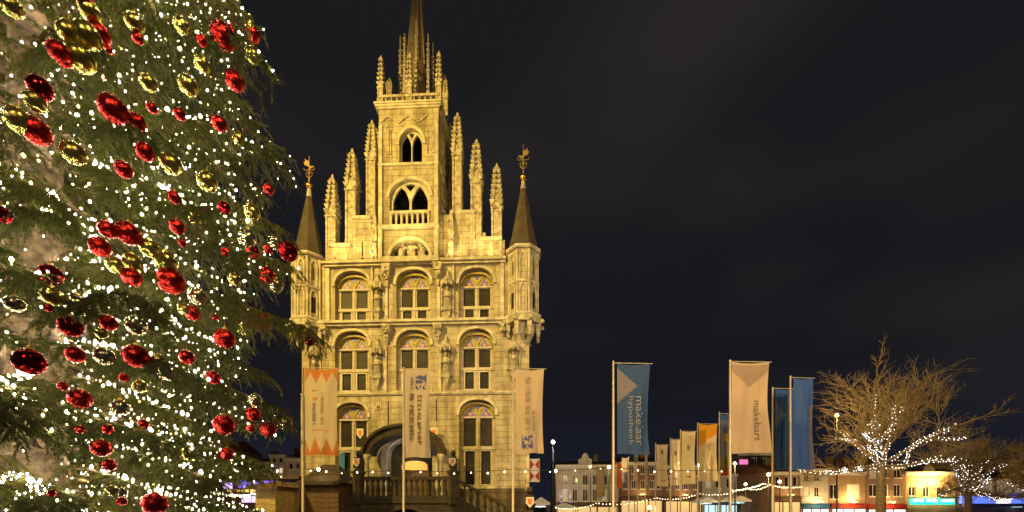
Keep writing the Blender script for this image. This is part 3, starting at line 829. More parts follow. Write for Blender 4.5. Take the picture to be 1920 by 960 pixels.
for sgn in (-1, 1):
    for k in range(11):
        t = (k + .7) / 11.5
        link('baluster', bme, stair, (sgn * (hw + run * t), LYF + .03, LZF * (1 - t) + .17))
for x, z in ((-hw, LZF), (hw, LZF), (-hw - run, 0), (hw + run, 0)):
    q = MB(); h = 1.3
    q.box(x - .22, x + .22, LYF - .19, LYF + .25, z - (.3 if z else 0), z + h); q.box(x - .28, x + .28, LYF - .25, LYF + .31, z + h, z + h + .12)
    q.taper(x, LYF + .03, z + h + .12, z + h + .26, .4, .3)
    q.build('newel_post', M['darkstone'], stair)
# heraldic lions seated with shields
def lion(x, z, y, sc, label):
    p = HM @ Vector((sc0 + x, y, z))
    L_ = empty('lion_statue', p, HROT, label, 'statue', 'lion statues of the stair')
    q = MB(); q.smooth = True
    q.lathe([(.02, 0), (.2, .01), (.23, .12), (.19, .35), (.2, .55), (.17, .72), (.1, .85), (.02, .9)], 0, .06, 10, sy=1.1)
    q.ball((0, -.06, .95), .17, 10, 7, 1.05); q.ball((0, -.2, .9), .09, 8, 6)
    for s_ in (-1, 1):
        q.tube([(s_ * .13, -.1, .68), (s_ * .16, -.25, .5), (s_ * .13, -.28, .3)], [.075, .065, .06], 7)
        q.tube([(s_ * .16, .05, .15), (s_ * .2, -.16, .22), (s_ * .2, -.22, .04)], [.12, .1, .07], 7)
        q.ball((s_ * .11, -.02, 1.1), .045, 6, 5)
    q.tube([(0, .25, .05), (.14, .3, .2), (.12, .3, .5), (.2, .28, .62)], [.04, .035, .03, .06], 6)
    q.build('body', M['darkstone'], L_)
    q = MB(); q.prism([(-.2, .62), (.2, .62), (.2, .3), (0, .08), (-.2, .3)], -.36, -.3); q.cm = 1
    q.prism([(-.12, .54), (.12, .54), (.1, .32), (0, .2), (-.1, .32)], -.375, -.3605); q.build('shield', [M['white'], M['orange']], L_)
    for c in L_.children: c.scale = (sc, sc, sc)
    return L_
lion(hw + run, 1.56, LYF + .03, 1.0, 'seated stone lion with a shield on the right stair end post')
lion(-hw, LZF + 1.56, LYF + .03, .8, 'seated stone lion with a shield on the left post of the stair landing')
lion(hw, LZF + 1.56, LYF + .03, .8, 'seated stone lion with a shield on the right post of the stair landing')

# --- lamps of the hall: porch lantern, floodlights
def lantern(loc, label, power, col, r=.14, group=None):
    t = empty('lantern', loc, 0, label, 'lamp', group)
    q = MB(); q.smooth = True; q.ball((0, 0, 0), r, 10, 7); q.build('globe', emat('lamp_glow', col, 22), t)
    q = MB(); q.taper(0, 0, r * 1.02, r * 1.5, r * 1.4, r * .5); q.tube([(0, 0, r * 1.5), (0, 0, r * 3)], r * .12, 5); q.build('cap', M['iron'], t)
    point('lantern_light', (0, 0, 0), power, col, r * 1.15, t)
    return t
lantern(HM @ Vector((LX(770), -.4, LZ(843))), 'bright white lantern hanging in the town hall porch', 22, (.85, .92, 1.0), .13)
# ------------------------------------------------------------------ floodlights on the roofs behind the camera and on the hall's ledge
GOLD = (1.0, 0.665, 0.15)
def floodlight(loc, target, power, size, label, col=GOLD, post=True, radius=.25, blend=.6):
    t = empty('floodlight', (loc[0], loc[1], 0) if post else loc, 0, label, 'floodlight', 'floodlights for the town hall')
    z = loc[2] if post else 0
    d = (Vector(target) - Vector(loc)).normalized()
    q = MB()
    if post: q.tube([(0, 0, 0), (0, 0, z - .3)], [.14, .08], 8); q.build('mast', M['pole'], t); q = MB()
    b = Vector((0, 0, z)) - d * (.3 if post else .12)
    s_ = .5 if post else .12
    q.tube([b - d * s_ * .6, b], [s_ * .25, s_ * .5], 8); q.build('housing', M['iron'] if post else M['pole'], t)
    spot('flood', loc, target, power, col, size, blend, radius, t)
    return t
FH = HM @ Vector((0, 0, 12.0))
floodlight((-20, 2, 24), (FH.x - .3, FH.y, 13.5), FL1, 84, 'tall mast floodlight behind the viewer aimed at the town hall, left one')
floodlight((10, -6, 17), (FH.x + .2, FH.y, 13.5), FL2, 84, 'tall mast floodlight behind the viewer aimed at the town hall, right one')
for px, tx in ((640, 640), (690, 700), (856, 850), (915, 915)):
    a = HM @ Vector((LX(px), -.75, ZC + .12)); b = HM @ Vector((LX(tx), .3, ZC + 3.2))
    floodlight(a, b, FL3, 120, 'small floodlight at the foot of the gable, ' + {640: 'far left', 690: 'left of the tower', 856: 'right of the tower', 915: 'far right'}[px], (1.0, .72, .24), False, .1, 1.0)
a = HM @ Vector((LX(768), -1.2, ZC + .1)); b = HM @ Vector((LX(768), 0, ZC + 4.5))
floodlight(a, b, FL3 * 1.6, 110, 'small floodlight below the carved arms of the tower', (1.0, .72, .24), False, .1, 1.0)

floodlight((14, -5, 12), (15, 26, 5.5), FL4, 96, 'mast floodlight behind the viewer on the right, aimed over the banners', (1.0, .71, .40), True, .25, .9)
floodlight((-1.5, -9, 10), (-4, 18, 5.0), FL5, 50, 'mast floodlight straight behind the viewer, aimed at the left banners', (1.0, .66, .33), True, .25, .9)
# ------------------------------------------------------------------ banners and flagpoles
def attr_mat(name, rough=.8):
    m = bpy.data.materials.new(name); m.use_nodes = True; nt = m.node_tree; p = nt.nodes['Principled BSDF']
    a = N(nt, 'ShaderNodeAttribute'); a.attribute_name = 'print'
    ns = N(nt, 'ShaderNodeTexNoise'); ns.inputs['Scale'].default_value = 1.3; ns.inputs['Detail'].default_value = 4
    tc = N(nt, 'ShaderNodeTexCoord'); rp = N(nt, 'ShaderNodeValToRGB')
    rp.color_ramp.elements[0].color = (.8, .8, .8, 1); rp.color_ramp.elements[1].color = (1, 1, 1, 1)
    mx = N(nt, 'ShaderNodeMix', data_type='RGBA', blend_type='MULTIPLY'); mx.inputs[0].default_value = 1
    K = nt.links.new
    K(tc.outputs['Object'], ns.inputs['Vector']); K(ns.outputs['Fac'], rp.inputs[0]); K(a.outputs['Color'], mx.inputs[6]); K(rp.outputs[0], mx.inputs[7])
    K(mx.outputs[2], p.inputs['Base Color'])
    p.inputs['Roughness'].default_value = rough
    tr = N(nt, 'ShaderNodeBsdfTranslucent'); ms = N(nt, 'ShaderNodeMixShader'); ms.inputs[0].default_value = .3
    K(mx.outputs[2], tr.inputs[0]); K(p.outputs[0], ms.inputs[1]); K(tr.outputs[0], ms.inputs[2])
    K(ms.outputs[0], nt.nodes['Material Output'].inputs[0])
    return m
M['print'] = attr_mat('printed_cloth')
M['ink'] = pmat('dark_ink', (.05, .04, .05), .8)
M['inkblue'] = pmat('blue_ink', (.05, .07, .26), .8)
M['inkbrown'] = pmat('brown_ink', (.26, .17, .10), .8)
M['inkpale'] = pmat('pale_ink', (.21, .21, .26), .8)
M['inksoft'] = pmat('soft_ink', (.17, .12, .09), .8)
M['inkorange'] = pmat('orange_ink', (.7, .2, .05), .8)
def text_verts(body):
    cu = bpy.data.curves.new('t', 'FONT'); cu.body = body; cu.size = 1.0; cu.resolution_u = 3
    ob = bpy.data.objects.new('t', cu); COL.objects.link(ob)
    dg = bpy.context.evaluated_depsgraph_get()
    me = bpy.data.meshes.new_from_object(ob.evaluated_get(dg))
    v = [(p.co.x, p.co.y) for p in me.vertices]; f = [tuple(p.vertices) for p in me.polygons]
    bpy.data.objects.remove(ob); bpy.data.curves.remove(cu); bpy.data.meshes.remove(me)
    x0 = min(a for a, b in v); x1 = max(a for a, b in v); y0 = min(b for a, b in v); y1 = max(b for a, b in v)
    return [((a - x0) / (x1 - x0), (b - y0) / (y1 - y0)) for a, b in v], f
def glyphs(n, seed):
    """rows of unreadable letter-like strokes in the unit square, reading along x"""
    rn = random.Random(seed); v = []; f = []
    def bar(x0, x1, y0, y1):
        b = len(v); v.extend([(x0, y0), (x1, y0), (x1, y1), (x0, y1)]); f.append((b, b + 1, b + 2, b + 3))
    for k in range(n):
        if rn.random() < .12: continue
        a = k / n; w = .74 / n; t = .2 / n
        bar(a, a + t, 0, 1)
        c = rn.random()
        if c < .45: bar(a + w - t, a + w, rn.choice((0, .4)), rn.choice((1, .6)))
        for yy in (0, .42, .84):
            if rn.random() < .6: bar(a + t, a + w - (t if c < .45 else 0), yy, yy + .16)
    return v, f
POLE_TOP = 8.0
def banner(pxp, ytop, fx0, fx1, fy0, fy1, fn, plabel, blabel, seed, texts=(), grid=(22, 56), col='pole', lean=0.0, wave=.10, group='banner flags on the square'):
    D = (POLE_TOP - EYE) * F / (CY - ytop)
    x = (pxp - CX) / F * D
    pole = empty('flagpole', (x, D, 0), 0, plabel, 'flagpole', 'flagpoles on the square')
    q = MB(); q.smooth = True
    q.lathe([(.085, 0), (.085, .3), (.065, .32), (.058, 4.5), (.04, POLE_TOP - .04), (.045, POLE_TOP - .03), (.045, POLE_TOP), (.01, POLE_TOP + .05)], 0, 0, 10)
    q.build('pole', M[col], pole)
    u0 = (fx0 - CX) / F * D - x; u1 = (fx1 - CX) / F * D - x
    zt = EYE + (CY - fy0) / F * D; zb = EYE + (CY - fy1) / F * D
    q = MB(); q.tube([(0, 0, zt + .03), (u1 + .1, 0, zt + .0)], .022, 6); q.build('arm', M[col], pole)
    q = MB(); q.lathe([(.12, 0), (.12, .02), (.09, .16)], 0, 0, 10); q.build('base', M['iron'], pole)
    rn = random.Random(seed)
    p1, p2, p3 = rn.random() * 6, rn.random() * 6, rn.random() * 6
    def P(u, v, off=0.0):                       # u along the arm, v from top (0) to bottom (1)
        yy = wave * (v ** .6) * (math.sin(u * 5 + p1 + v * 2.0) + .6 * math.sin(u * 9 - v * 3 + p2) + .5 * math.sin(v * 7 + p3) + .35 * math.sin(u * 17 + v * 4 + p3)) * (.25 + .75 * u)
        xx = u0 + (u1 - u0) * u * (1 - .06 * math.sin(v * math.pi) * (1 - .5 * lean)) + lean * v * u * .25
        zz = zt + (zb - zt) * v + .02 * math.sin(u * 6 + p2) * v - .07 * math.sin(math.pi * u) * (1 - v) ** 3
        return (xx, -.02 + yy - off, zz)
    nu, nv = grid
    q = MB(); q.smooth = True
    q.add([P(i / nu, j / nv) for j in range(nv + 1) for i in range(nu + 1)], [(j * (nu + 1) + i, (j + 1) * (nu + 1) + i, (j + 1) * (nu + 1) + i + 1, j * (nu + 1) + i + 1) for j in range(nv) for i in range(nu)])
    me = q.mesh('banner', M['print'])
    ca = me.color_attributes.new('print', 'FLOAT_COLOR', 'POINT')
    dat = []
    for j in range(nv + 1):
        for i in range(nu + 1): dat += [*fn(i / nu, j / nv), 1.0]
    ca.data.foreach_set('color', dat)
    bo = link('banner', me, None, (x, D, 0))
    tag(bo, blabel, 'banner', group)
    for (src, a0, a1, b0, b1, mt) in texts:     # print rectangle in (u, v); text runs down the cloth
        v, f = src
        q = MB(); q.add([P(a1 + (a0 - a1) * (1 - ty), b0 + (b1 - b0) * tx, .03) for tx, ty in v], f)
        tag(q.build('lettering', M[mt], bo), kind='stuff')
    return bo
def flat(c): return lambda u, v: c
WHT = (.62, .52, .42)
def crowns(u, v):
    t = abs(((u * 3 + .5) % 1.0) - .5) * 2
    if v < .03 + .14 * (1 - t) ** 1.0 and v < .17: return (.6, .2, .05)
    if v > .97 - .16 * (1 - t): return (.6, .19, .05)
    if abs(v - .715) < .013 and .2 < u < .75: return (.7, .28, .12)
    return (.66, .55, .43)
def logo(u0, u1, v0, v1, base, seed):
    rn = random.Random(seed); cells = [[rn.random() < .68 for _ in range(7)] for _ in range(9)]
    def fn(u, v):
        if u0 < u < u1 and v0 < v < v1 and cells[int((v - v0) / (v1 - v0) * 9)][int((u - u0) / (u1 - u0) * 7)]: return (.09, .1, .30)
        return base
    return fn
def blue_tri(base, pale, c, h, top=False):
    def fn(u, v):
        if abs(v - c) < h * (1 - u / .62) and u < .62: return pale
        return base
    return fn
def vee(u, v):
    return (.40, .28, .2) if v < .10 + .17 * (1 - abs(u - .5) * 2) and v > .02 else (.62, .45, .29)
banner(568, 689, 572, 635, 691, 854, crowns, 'slender flagpole at the left corner of the town hall', 'pale banner with orange zigzag bands at top and bottom, left of the stair', 1,
       [(glyphs(4, 3), .22, .38, .24, .36, 'inkorange'), (glyphs(11, 4), .24, .34, .40, .66, 'ink'), (glyphs(12, 5), .5, .6, .28, .66, 'inkbrown')], (30, 70))
banner(757, 690, 759, 808, 693, 858, logo(.4, .85, .05, .22, WHT, 2), 'slender flagpole in front of the town hall entrance', 'pale banner with blue block logo at its top, before the town hall entrance', 2,
       [(glyphs(10, 6), .22, .34, .08, .22, 'inkblue'), (glyphs(12, 7), .2, .36, .27, .82, 'ink'), (glyphs(12, 8), .52, .68, .29, .92, 'ink')], (30, 70))
banner(962, 688, 967, 1020, 692, 850, logo(.2, .62, .78, .95, (.64, .5, .37), 5), 'slender flagpole before the right corner of the town hall', 'pale banner with blue block logo at its foot, before the right town hall corner', 3,
       [(glyphs(22, 9), .36, .54, .09, .73, 'inkbrown'), (glyphs(8, 10), .62, .72, .5, .74, 'inkbrown')], (30, 70))
banner(1150, 678, 1157, 1219, 682, 852, blue_tri((.035, .085, .24), (.22, .2, .24), .24, .2), 'flagpole standing alone to the right of the town hall', 'blue banner with pale triangle and two lines of lettering, on the lone pole', 4,
       [(text_verts('hypotheek'), .32, .52, .36, .9, 'inkpale'), (text_verts('makelaar'), .58, .82, .36, .9, 'inkpale')], (30, 70))
banner(1369, 676, 1371, 1442, 679, 850, vee, 'tallest looking flagpole carrying the beige banner on the right', 'large beige banner with brown V at its top and dark lettering', 5, [(text_verts('makelaars'), .64, .82, .42, .86, 'inksoft')], (30, 70))
banner(1449, 727, 1453, 1490, 729, 882, blue_tri((.04, .10, .36), (.12, .17, .40), .32, .16), 'flagpole right behind the big beige banner', 'deep blue banner with lighter blue triangle, right of the big beige banner', 6)
banner(1482, 706, 1487, 1524, 709, 880, lambda u, v: (.05, .13, .42) if u < .75 or v < .3 else (.16, .15, .22), 'leaning looking flagpole nearest the bare light-strung tree', 'plain blue banner beside the bare light-strung tree', 7, lean=.6)
FARG = 'banners in the far row'
def sun_top(u, v): return (.85, .38, .02) if v < .42 - .34 * u + .1 * u * u else (.8, .64, .44)
def multi(u, v):
    if v < .1: return (.04, .12, .35)
    if v > .88: return (.45, .08, .03)
    if v > .7: return (.2, .17, .05)
    if .32 < v < .44 and .3 < u < .9: return (.6, .35, .03)
    return (.12, .14, .28) if u < .25 or v < .45 else (.24, .22, .27)
def dot(c, s=(.2, .18, .12), v0=.16):
    return lambda u, v: s if ((u - .5) ** 2 * .2 + (v - v0) ** 2 < .0025) else ((.5, .12, .06) if .84 < v < .88 and .3 < u < .75 else c)
CRM = (.82, .70, .50)
banner(1349, 773, 1351, 1368, 776, 892, multi, 'thin pole at the left edge of the big beige banner', 'blue and multicoloured banner tucked behind the big beige banner', 11, grid=(14, 40), group=FARG)
banner(1308, 793, 1310, 1345, 795, 902, sun_top, 'pole of the orange topped banner in the far row', 'cream banner with an orange corner, in the far row', 12, grid=(18, 40), group=FARG)
banner(1276, 806, 1278, 1304, 809, 908, dot(CRM, (.3, .27, .3), .3), 'pole left of the orange topped banner', 'tallest plain cream banner, left of the orange topped one', 13, grid=(14, 36), group=FARG)
banner(1257, 821, 1258.5, 1275, 824, 910, dot(CRM, (.14, .13, .3), .3), 'second pole left of the orange topped banner', 'narrow cream banner with a small blue mark, second left of the orange topped one', 14, grid=(12, 36), group=FARG)
banner(1229, 831, 1231, 1252, 834, 912, dot(CRM), 'third pole left of the orange topped banner', 'cream banner with a dark ring near its top, third left of the orange topped one', 15, grid=(14, 36), group=FARG)
banner(1210, 841, 1211, 1215, 844, 910, flat((.55, .43, .28)), 'pole of the edge-on cream banner in the far row', 'edge-on cream banner, narrowest in the far row', 16, grid=(6, 30), group=FARG)
banner(1195, 848, 1188, 1194, 850, 900, lambda u, v: (.1, .2, .06) if v < .35 else CRM, 'pole of the small green topped banner', 'small green and cream banner in the far row', 17, grid=(8, 30), group=FARG)
banner(1179, 856, 1166, 1178, 858, 905, lambda u, v: CRM if v < .6 else (.35, .3, .36), 'pole of the short cream banner right of the blue one', 'short cream banner with a grey lower half, under the blue banner', 18, grid=(10, 30), group=FARG)
banner(1155.5, 866, 1157, 1165, 868, 915, flat((.75, .13, .02)), 'pole of the bright orange banner', 'bright orange banner right of the white gabled house', 19, grid=(8, 30), group=FARG)
banner(1112, 880, 1085, 1111, 883, 940, lambda u, v: (.75, .52, .25) if u < .35 and v > .1 else (.62, .47, .34), 'pole before the middle of the white gabled house', 'pale orange tinted banner hanging before the white gabled house', 20, grid=(14, 30), group=FARG)
banner(1119, 872, 1120, 1134, 875, 930, lambda u, v: (.5, .35, .14) if v > .85 else (.58, .45, .28), 'pole before the right half of the white gabled house', 'narrow cream banner before the right half of the white gabled house', 21, grid=(10, 30), group=FARG)

# ------------------------------------------------------------------ houses round the square
def house(name, label, x0p, x1p, ytop, Y, wallm, wins, roof=None, depth=9.0, floor_py=None, trim='white', cornice=True):
    """wins: list of (x0,x1,y0,y1,kind) in photograph pixels at distance Y; kind picks the pane"""
    cx = (x0p + x1p) / 2
    o = px_world(cx, CY, Y)
    t = empty(name, (o.x, Y, 0), 0, label, 'house' if name != 'shop' else 'shop')
    X = lambda p: (p - cx) / F * Y
    Z = lambda p: EYE + (CY - p) / F * Y
    xa, xb, zt = X(x0p), X(x1p), Z(ytop)
    hs = [rectp(X(a), X(b), max(.05, Z(d)), Z(c)) for a, b, c, d, k in wins]
    q = MB(); q.wall(rectp(xa, xb, 0, zt), hs, 0, .3); q.build('front_wall', M[wallm], t)
    q = MB(); q.box(xa, xa + .3, .302, depth, 0, zt); q.box(xb - .3, xb, .302, depth, 0, zt); q.box(xa + .3, xb - .3, depth - .3, depth, 0, zt); q.build('side_wall', M[wallm], t)
    for (a, b, c, d, k), h in zip(wins, hs):
        wx0, wx1, wz0, wz1 = h[0][0], h[1][0], h[0][1], h[2][1]
        f = MB(); e = .09
        inner = [rectp(wx0 + e, (wx0 + wx1) / 2 - .03, wz0 + e, wz1 - e), rectp((wx0 + wx1) / 2 + .03, wx1 - e, wz0 + e, wz1 - e)] if wx1 - wx0 > .7 else [rectp(wx0 + e, wx1 - e, wz0 + e, wz1 - e)]
        f.wall(rectp(wx0 + .002, wx1 - .002, wz0 + .002, wz1 - .002), inner, .12, .18)
        wo = f.build('window', M[trim], t)
        for r in inner:
            g_ = MB(); g_.box(r[0][0] - .01, r[1][0] + .01, .145, .16, r[0][1] - .01, r[2][1] + .01); g_.build('pane', M[k], wo)
        s = MB(); s.box(wx0 - .08, wx1 + .08, -.1, .11, wz0 - .1, wz0 - .002); s.build('sill', M[trim], wo)
    if cornice:
        q = MB(); q.box(xa - .05, xb + .05, -.3, -.002, zt - .25, zt - .05); q.box(xa - .02, xb + .02, -.16, -.002, zt - .5, zt - .251); q.build('cornice', M[trim], t)
    if roof:
        kind, rm, h = roof
        q = MB(); z = zt + .002
        if kind == 'hip':
            i = min((xb - xa) * .35, depth * .4)
            q.add([(xa - .2, -.2, z), (xb + .2, -.2, z), (xb + .2, depth, z), (xa - .2, depth, z), (xa + i, depth * .45, z + h), (xb - i, depth * .45, z + h)], [(0, 1, 5, 4), (1, 2, 5), (2, 3, 4, 5), (3, 0, 4), (0, 3, 2, 1)])
        elif kind == 'side':
            q.add([(xa - .1, -.2, z), (xb + .1, -.2, z), (xb + .1, depth, z), (xa - .1, depth, z), (xa - .1, depth * .5, z + h), (xb + .1, depth * .5, z + h)], [(0, 1, 5, 4), (1, 2, 5), (2, 3, 4, 5), (3, 0, 4), (0, 3, 2, 1)])
        else:
            m_ = (xa + xb) / 2
            q.add([(xa - .1, .05, z), (xb + .1, .05, z), (m_, .05, z + h), (xa - .1, depth, z), (xb + .1, depth, z), (m_, depth, z + h)], [(0, 1, 2), (3, 5, 4), (0, 2, 5, 3), (1, 4, 5, 2), (0, 3, 4, 1)])
        ro = q.build('roof', M[rm], t)
        q = MB(); cxh = xa + (xb - xa) * .72
        q.box(cxh - .35, cxh + .35, depth * .45, depth * .45 + .7, z + h * .4, z + h + .9); q.box(cxh - .42, cxh + .42, depth * .45 - .07, depth * .45 + .77, z + h + .901, z + h + 1.05); q.build('chimney', M['brick'], ro)
    return t, X, Z
def box_part(t, name, x0, x1, y0, y1, z0, z1, mat):
    q = MB(); q.box(x0, x1, y0, y1, z0, z1); return q.build(name, mat, t)
M['shop_cyan'] = emat('cyan_shop_light', (.55, .95, 1.0), 1.0)
M['shop_green'] = emat('green_sign_light', (.02, .85, .62), 1.6)
M['shop_white'] = emat('white_sign_light', (1.0, .95, .88), 1.6)
M['shop_blue'] = emat('blue_sign_light', (.12, .22, .95), 1.1)
M['shop_warm'] = emat('warm_shop_light', (1.0, .66, .30), .55)
M['shop_red'] = emat('red_sign_light', (.9, .16, .08), .8)
M['shop_pink'] = emat('pink_sign_light', (.95, .2, .5), 1.0)
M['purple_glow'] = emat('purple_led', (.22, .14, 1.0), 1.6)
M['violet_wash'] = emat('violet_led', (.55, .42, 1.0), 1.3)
def front(t, X, Z, x0, x1, zsign=3.4, lit='shop_warm', sign=None, lamp=0):
    """a shop front below the first floor: lit glazing bay, frame and fascia"""
    xa, xb = X(x0), X(x1)
    q = MB(); q.wall(rectp(xa, xb, .3, zsign - .6), [rectp(xa + .12 + (xb - xa - .12) * k / 3, xa + (xb - xa - .12) * (k + 1) / 3, .5, zsign - .75) for k in range(3)], -.32, -.2)
    b = q.build('shopfront', M['brownwood'], t)
    for k in range(3): 
        q = MB(); q.box(xa + .11 + (xb - xa - .12) * k / 3, xa + .01 + (xb - xa - .12) * (k + 1) / 3, -.25, -.23, .49, zsign - .74); q.build('pane', M[lit], b)
    q = MB(); q.box(xa, xb, -.4, -.003, zsign - .59, zsign); q.build('fascia', M[sign or 'brownwood'], t)
    if lamp:  # bar, bracket and point light added to brighten the house front
        q = MB(); q.tube([((xa + xb) / 2 - .5, -.95, zsign + .2), ((xa + xb) / 2 + .5, -.95, zsign + .2)], .05, 6); q.build('added_fascia_lamp', M['shop_warm'], t)
        q = MB(); q.tube([((xa + xb) / 2, -.95, zsign + .16), ((xa + xb) / 2, -.4, zsign - .1)], .02, 4); q.build('bracket', M['iron'], t)
        point('added_front_light', ((xa + xb) / 2, -1.15, zsign + .3), lamp, (1.0, .62, .24), .1, t)
D_ = 'panedark'
# white classical house with a small gable
h1, X, Z = house('white_gabled_house', 'white plastered house with a small central gable and violet uplights', 1042, 1160, 871, 62, 'plaster',
    [(a, b, 890, 910, D_) for a, b in ((1056, 1065), (1074, 1084), (1092, 1103), (1111, 1121), (1129, 1139), (1146, 1155))] + [(a, b, 917, 940, k) for a, b, k in ((1055, 1065, 'panedim'), (1073, 1083, D_), (1092, 1103, D_), (1111, 1121, D_), (1129, 1139, 'panedim'), (1146, 1155, D_))], ('side', 'darktile', 1.0))
q = MB(); z = Z(871); w = X(1113) - X(1097)
gx = X(1097)
q.wall([(gx - w * .8, z), (gx + w * .8, z), (gx + w * .8, z + .75), (gx + w * .45, z + 1.0), (gx + w * .2, z + 1.75), (gx - w * .2, z + 1.75), (gx - w * .45, z + 1.0), (gx - w * .8, z + .75)], [rectp(gx - .28, gx + .28, z + .35, z + 1.0)], -.05, .25)
q.box(gx - .3, gx + .3, .26, .3, z + .3, z + 1.05)
q.build('gable', M['plaster'], h1)
for px in (1052, 1069):
    lp = link('uplight', MB().box(X(px) - .12, X(px) + .12, -.45, -.2, Z(942), Z(941)).mesh('uplight', M['violet_wash']), h1)
    so = spot('uplight_lamp', (X(px), -.4, Z(940.5)), (X(px), -.05, Z(915)), 60, (.68, .6, 1.0), 70, 1.0, .05)
    so.parent = h1
front(h1, X, Z, 1044, 1158, Z(941.5), 'shop_warm', 'brownwood')
h2, X, Z = house('brick_house', 'dark brick house behind the far row of banners, beside the white gabled house', 1161, 1243, 866, 62, 'brick',
    [(a, b, c, d, k) for a, b in ((1168, 1177), (1184, 1193), (1201, 1210), (1218, 1227), (1231, 1239)) for c, d, k in ((873, 889, D_), (900, 917, D_))], ('side', 'darktile', 1.2))
front(h2, X, Z, 1163, 1241, Z(930), 'shop_warm', lamp=120)
h3, X, Z = house('brick_house', 'dark brick house hidden behind the cream and orange topped banners', 1244, 1316, 872, 62, 'brick', [(a, b, c, d, D_) for a, b in ((1250, 1259), (1266, 1275), (1282, 1291), (1300, 1309)) for c, d in ((880, 893), (903, 918))], ('side', 'tile', 1.2))
front(h3, X, Z, 1246, 1314, Z(931), 'shop_warm', lamp=120)
h4, X, Z = house('shop', 'low shop with cyan lit windows left of the big beige banner', 1317, 1382, 888, 62, 'plaster', [(a, b, 897, 915, k) for a, b, k in ((1323, 1334, 'panedim'), (1342, 1353, D_), (1362, 1373, D_))], ('side', 'darktile', .9))
front(h4, X, Z, 1318, 1381, Z(938), 'shop_cyan', 'bluepaint')
h5, X, Z = house('shop', 'dark blue fronted shop with a pink sign under the big beige banner', 1383, 1446, 848, 62, 'slate', [(a, b, 858, 876, D_) for a, b in ((1410, 1420), (1428, 1438))] + [(a, b, 890, 912, k) for a, b, k in ((1390, 1400, 'panedim'), (1410, 1420, D_), (1428, 1438, 'panedim'))], None)
box_part(h5, 'sign', X(1385), X(1400), -.35, -.2, Z(871), Z(862), M['shop_pink'])
front(h5, X, Z, 1385, 1445, Z(931), 'shop_cyan', 'brownwood')
h6, X, Z = house('brick_house', 'brown brick house behind the two blue banners', 1447, 1500, 884, 54, 'brick', [(a, b, 893, 912, D_) for a, b in ((1454, 1463), (1471, 1480), (1487, 1496))], ('side', 'tile', 1.3))
front(h6, X, Z, 1448, 1499, Z(931), 'shop_warm', lamp=150)
h7, X, Z = house('pale_house', 'pale grey plastered house between the blue banners and the buff brick house', 1501, 1553, 878, 54, 'plaster', [(a, b, 885, 903, D_) for a, b in ((1508, 1518), (1527, 1537))] + [(a, b, 913, 931, k) for a, b, k in ((1508, 1518, 'panedim'), (1527, 1537, D_))], ('side', 'tile', 1.0))
front(h7, X, Z, 1502, 1552, Z(944), 'shop_white', 'bluepaint', lamp=250)
h8, X, Z = house('buff_brick_house', 'buff brick house with a wide grey window left of the light-strung trunk', 1554, 1622, 884, 54, 'ybrick', [(1556, 1572, 908, 936, D_), (1588, 1612, 908, 935, 'panedim')], ('hip', 'tile', 1.4))
front(h8, X, Z, 1556, 1621, Z(944), 'shop_white', 'redpaint', lamp=500)
h9, X, Z = house('brick_house', 'brown brick house with white framed windows right behind the light-strung trunk', 1623, 1697, 872, 54, 'brick', [(a, b, 908, 931, k) for a, b, k in ((1630, 1646, D_), (1652, 1666, D_), (1676, 1690, D_))] + [(a, b, 880, 896, k) for a, b, k in ((1630, 1646, 'panedim'), (1652, 1666, D_), (1676, 1690, D_))], ('side', 'tile', 1.5))
front(h9, X, Z, 1624, 1696, Z(945), 'shop_white', 'redpaint', lamp=330)
h10, X, Z = house('shop', 'yellow lit gabled shop with glowing green signs', 1698, 1792, 884, 54, 'ybrick', [(1704, 1718, 912, 930, D_), (1731, 1744, 912, 932, D_), (1757, 1775, 912, 930, D_)], ('side', 'darktile', 1.0))
q = MB(); q.prism([(X(1725), Z(884)), (X(1750), Z(884)), (X(1737), Z(864))], -.3, 1.2); q.build('dormer', M['darktile'], h10)
for a, b in ((1702, 1724), (1727, 1747), (1754, 1781)):
    q = MB(); q.box(X(a), X(b), -.6, -.3, Z(946), Z(935)); q.build('sign', M['shop_green'], h10)
    q = MB(); q.box(X(a) + .1, X(b) - .1, -.64, -.601, Z(941), Z(936)); q.build('sign_glow', M['shop_white'], h10)
for px, pw in ((1724, 60), (1750, 90)):
    lp = empty('wall_lamp', px_world(px, 905, 54) + Vector((0, -.6, 0)), 0, 'warm wall lamp on the yellow lit shop, ' + ('left one' if px < 1740 else 'right one'), 'lamp')
    q = MB(); q.ball((0, 0, 0), .12, 8, 6); q.build('globe', emat('wall_lamp_glow', (1, .75, .3), 12), lp)
    q = MB(); q.tube([(0, .1, .05), (0, .6, .05)], .03, 5); q.build('bracket', M['iron'], lp)
    point('wall_light', (0, -.1, 0), pw * 22, (1.0, .62, .18), .16, lp)
h11, X, Z = house('shop', 'long shop with four large windows and a blue lit fascia at the right edge', 1794, 1990, 895, 54, 'brick', [(1801, 1830, 897.5, 925, 'panedim'), (1834, 1863, 897.5, 925, 'panedim'), (1869, 1898, 897.5, 925, 'panedim'), (1902, 1931, 897.5, 925, 'panedim'), (1937, 1966, 897.5, 925, D_)], ('side', 'darktile', 1.4), cornice=False)
box_part(h11, 'fascia', X(1796), X(1988), -.5, -.1, Z(944), Z(930), M['shop_blue'])
box_part(h11, 'sign', X(1860), X(1885), -.62, -.501, Z(944), Z(935), M['shop_white'])
box_part(h11, 'sign', X(1888), X(1906), -.62, -.501, Z(951), Z(945.5), M['shop_cyan'])
box_part(h11, 'awning', X(1796), X(1988), -1.4, -.51, Z(950), Z(945), M['purple'])
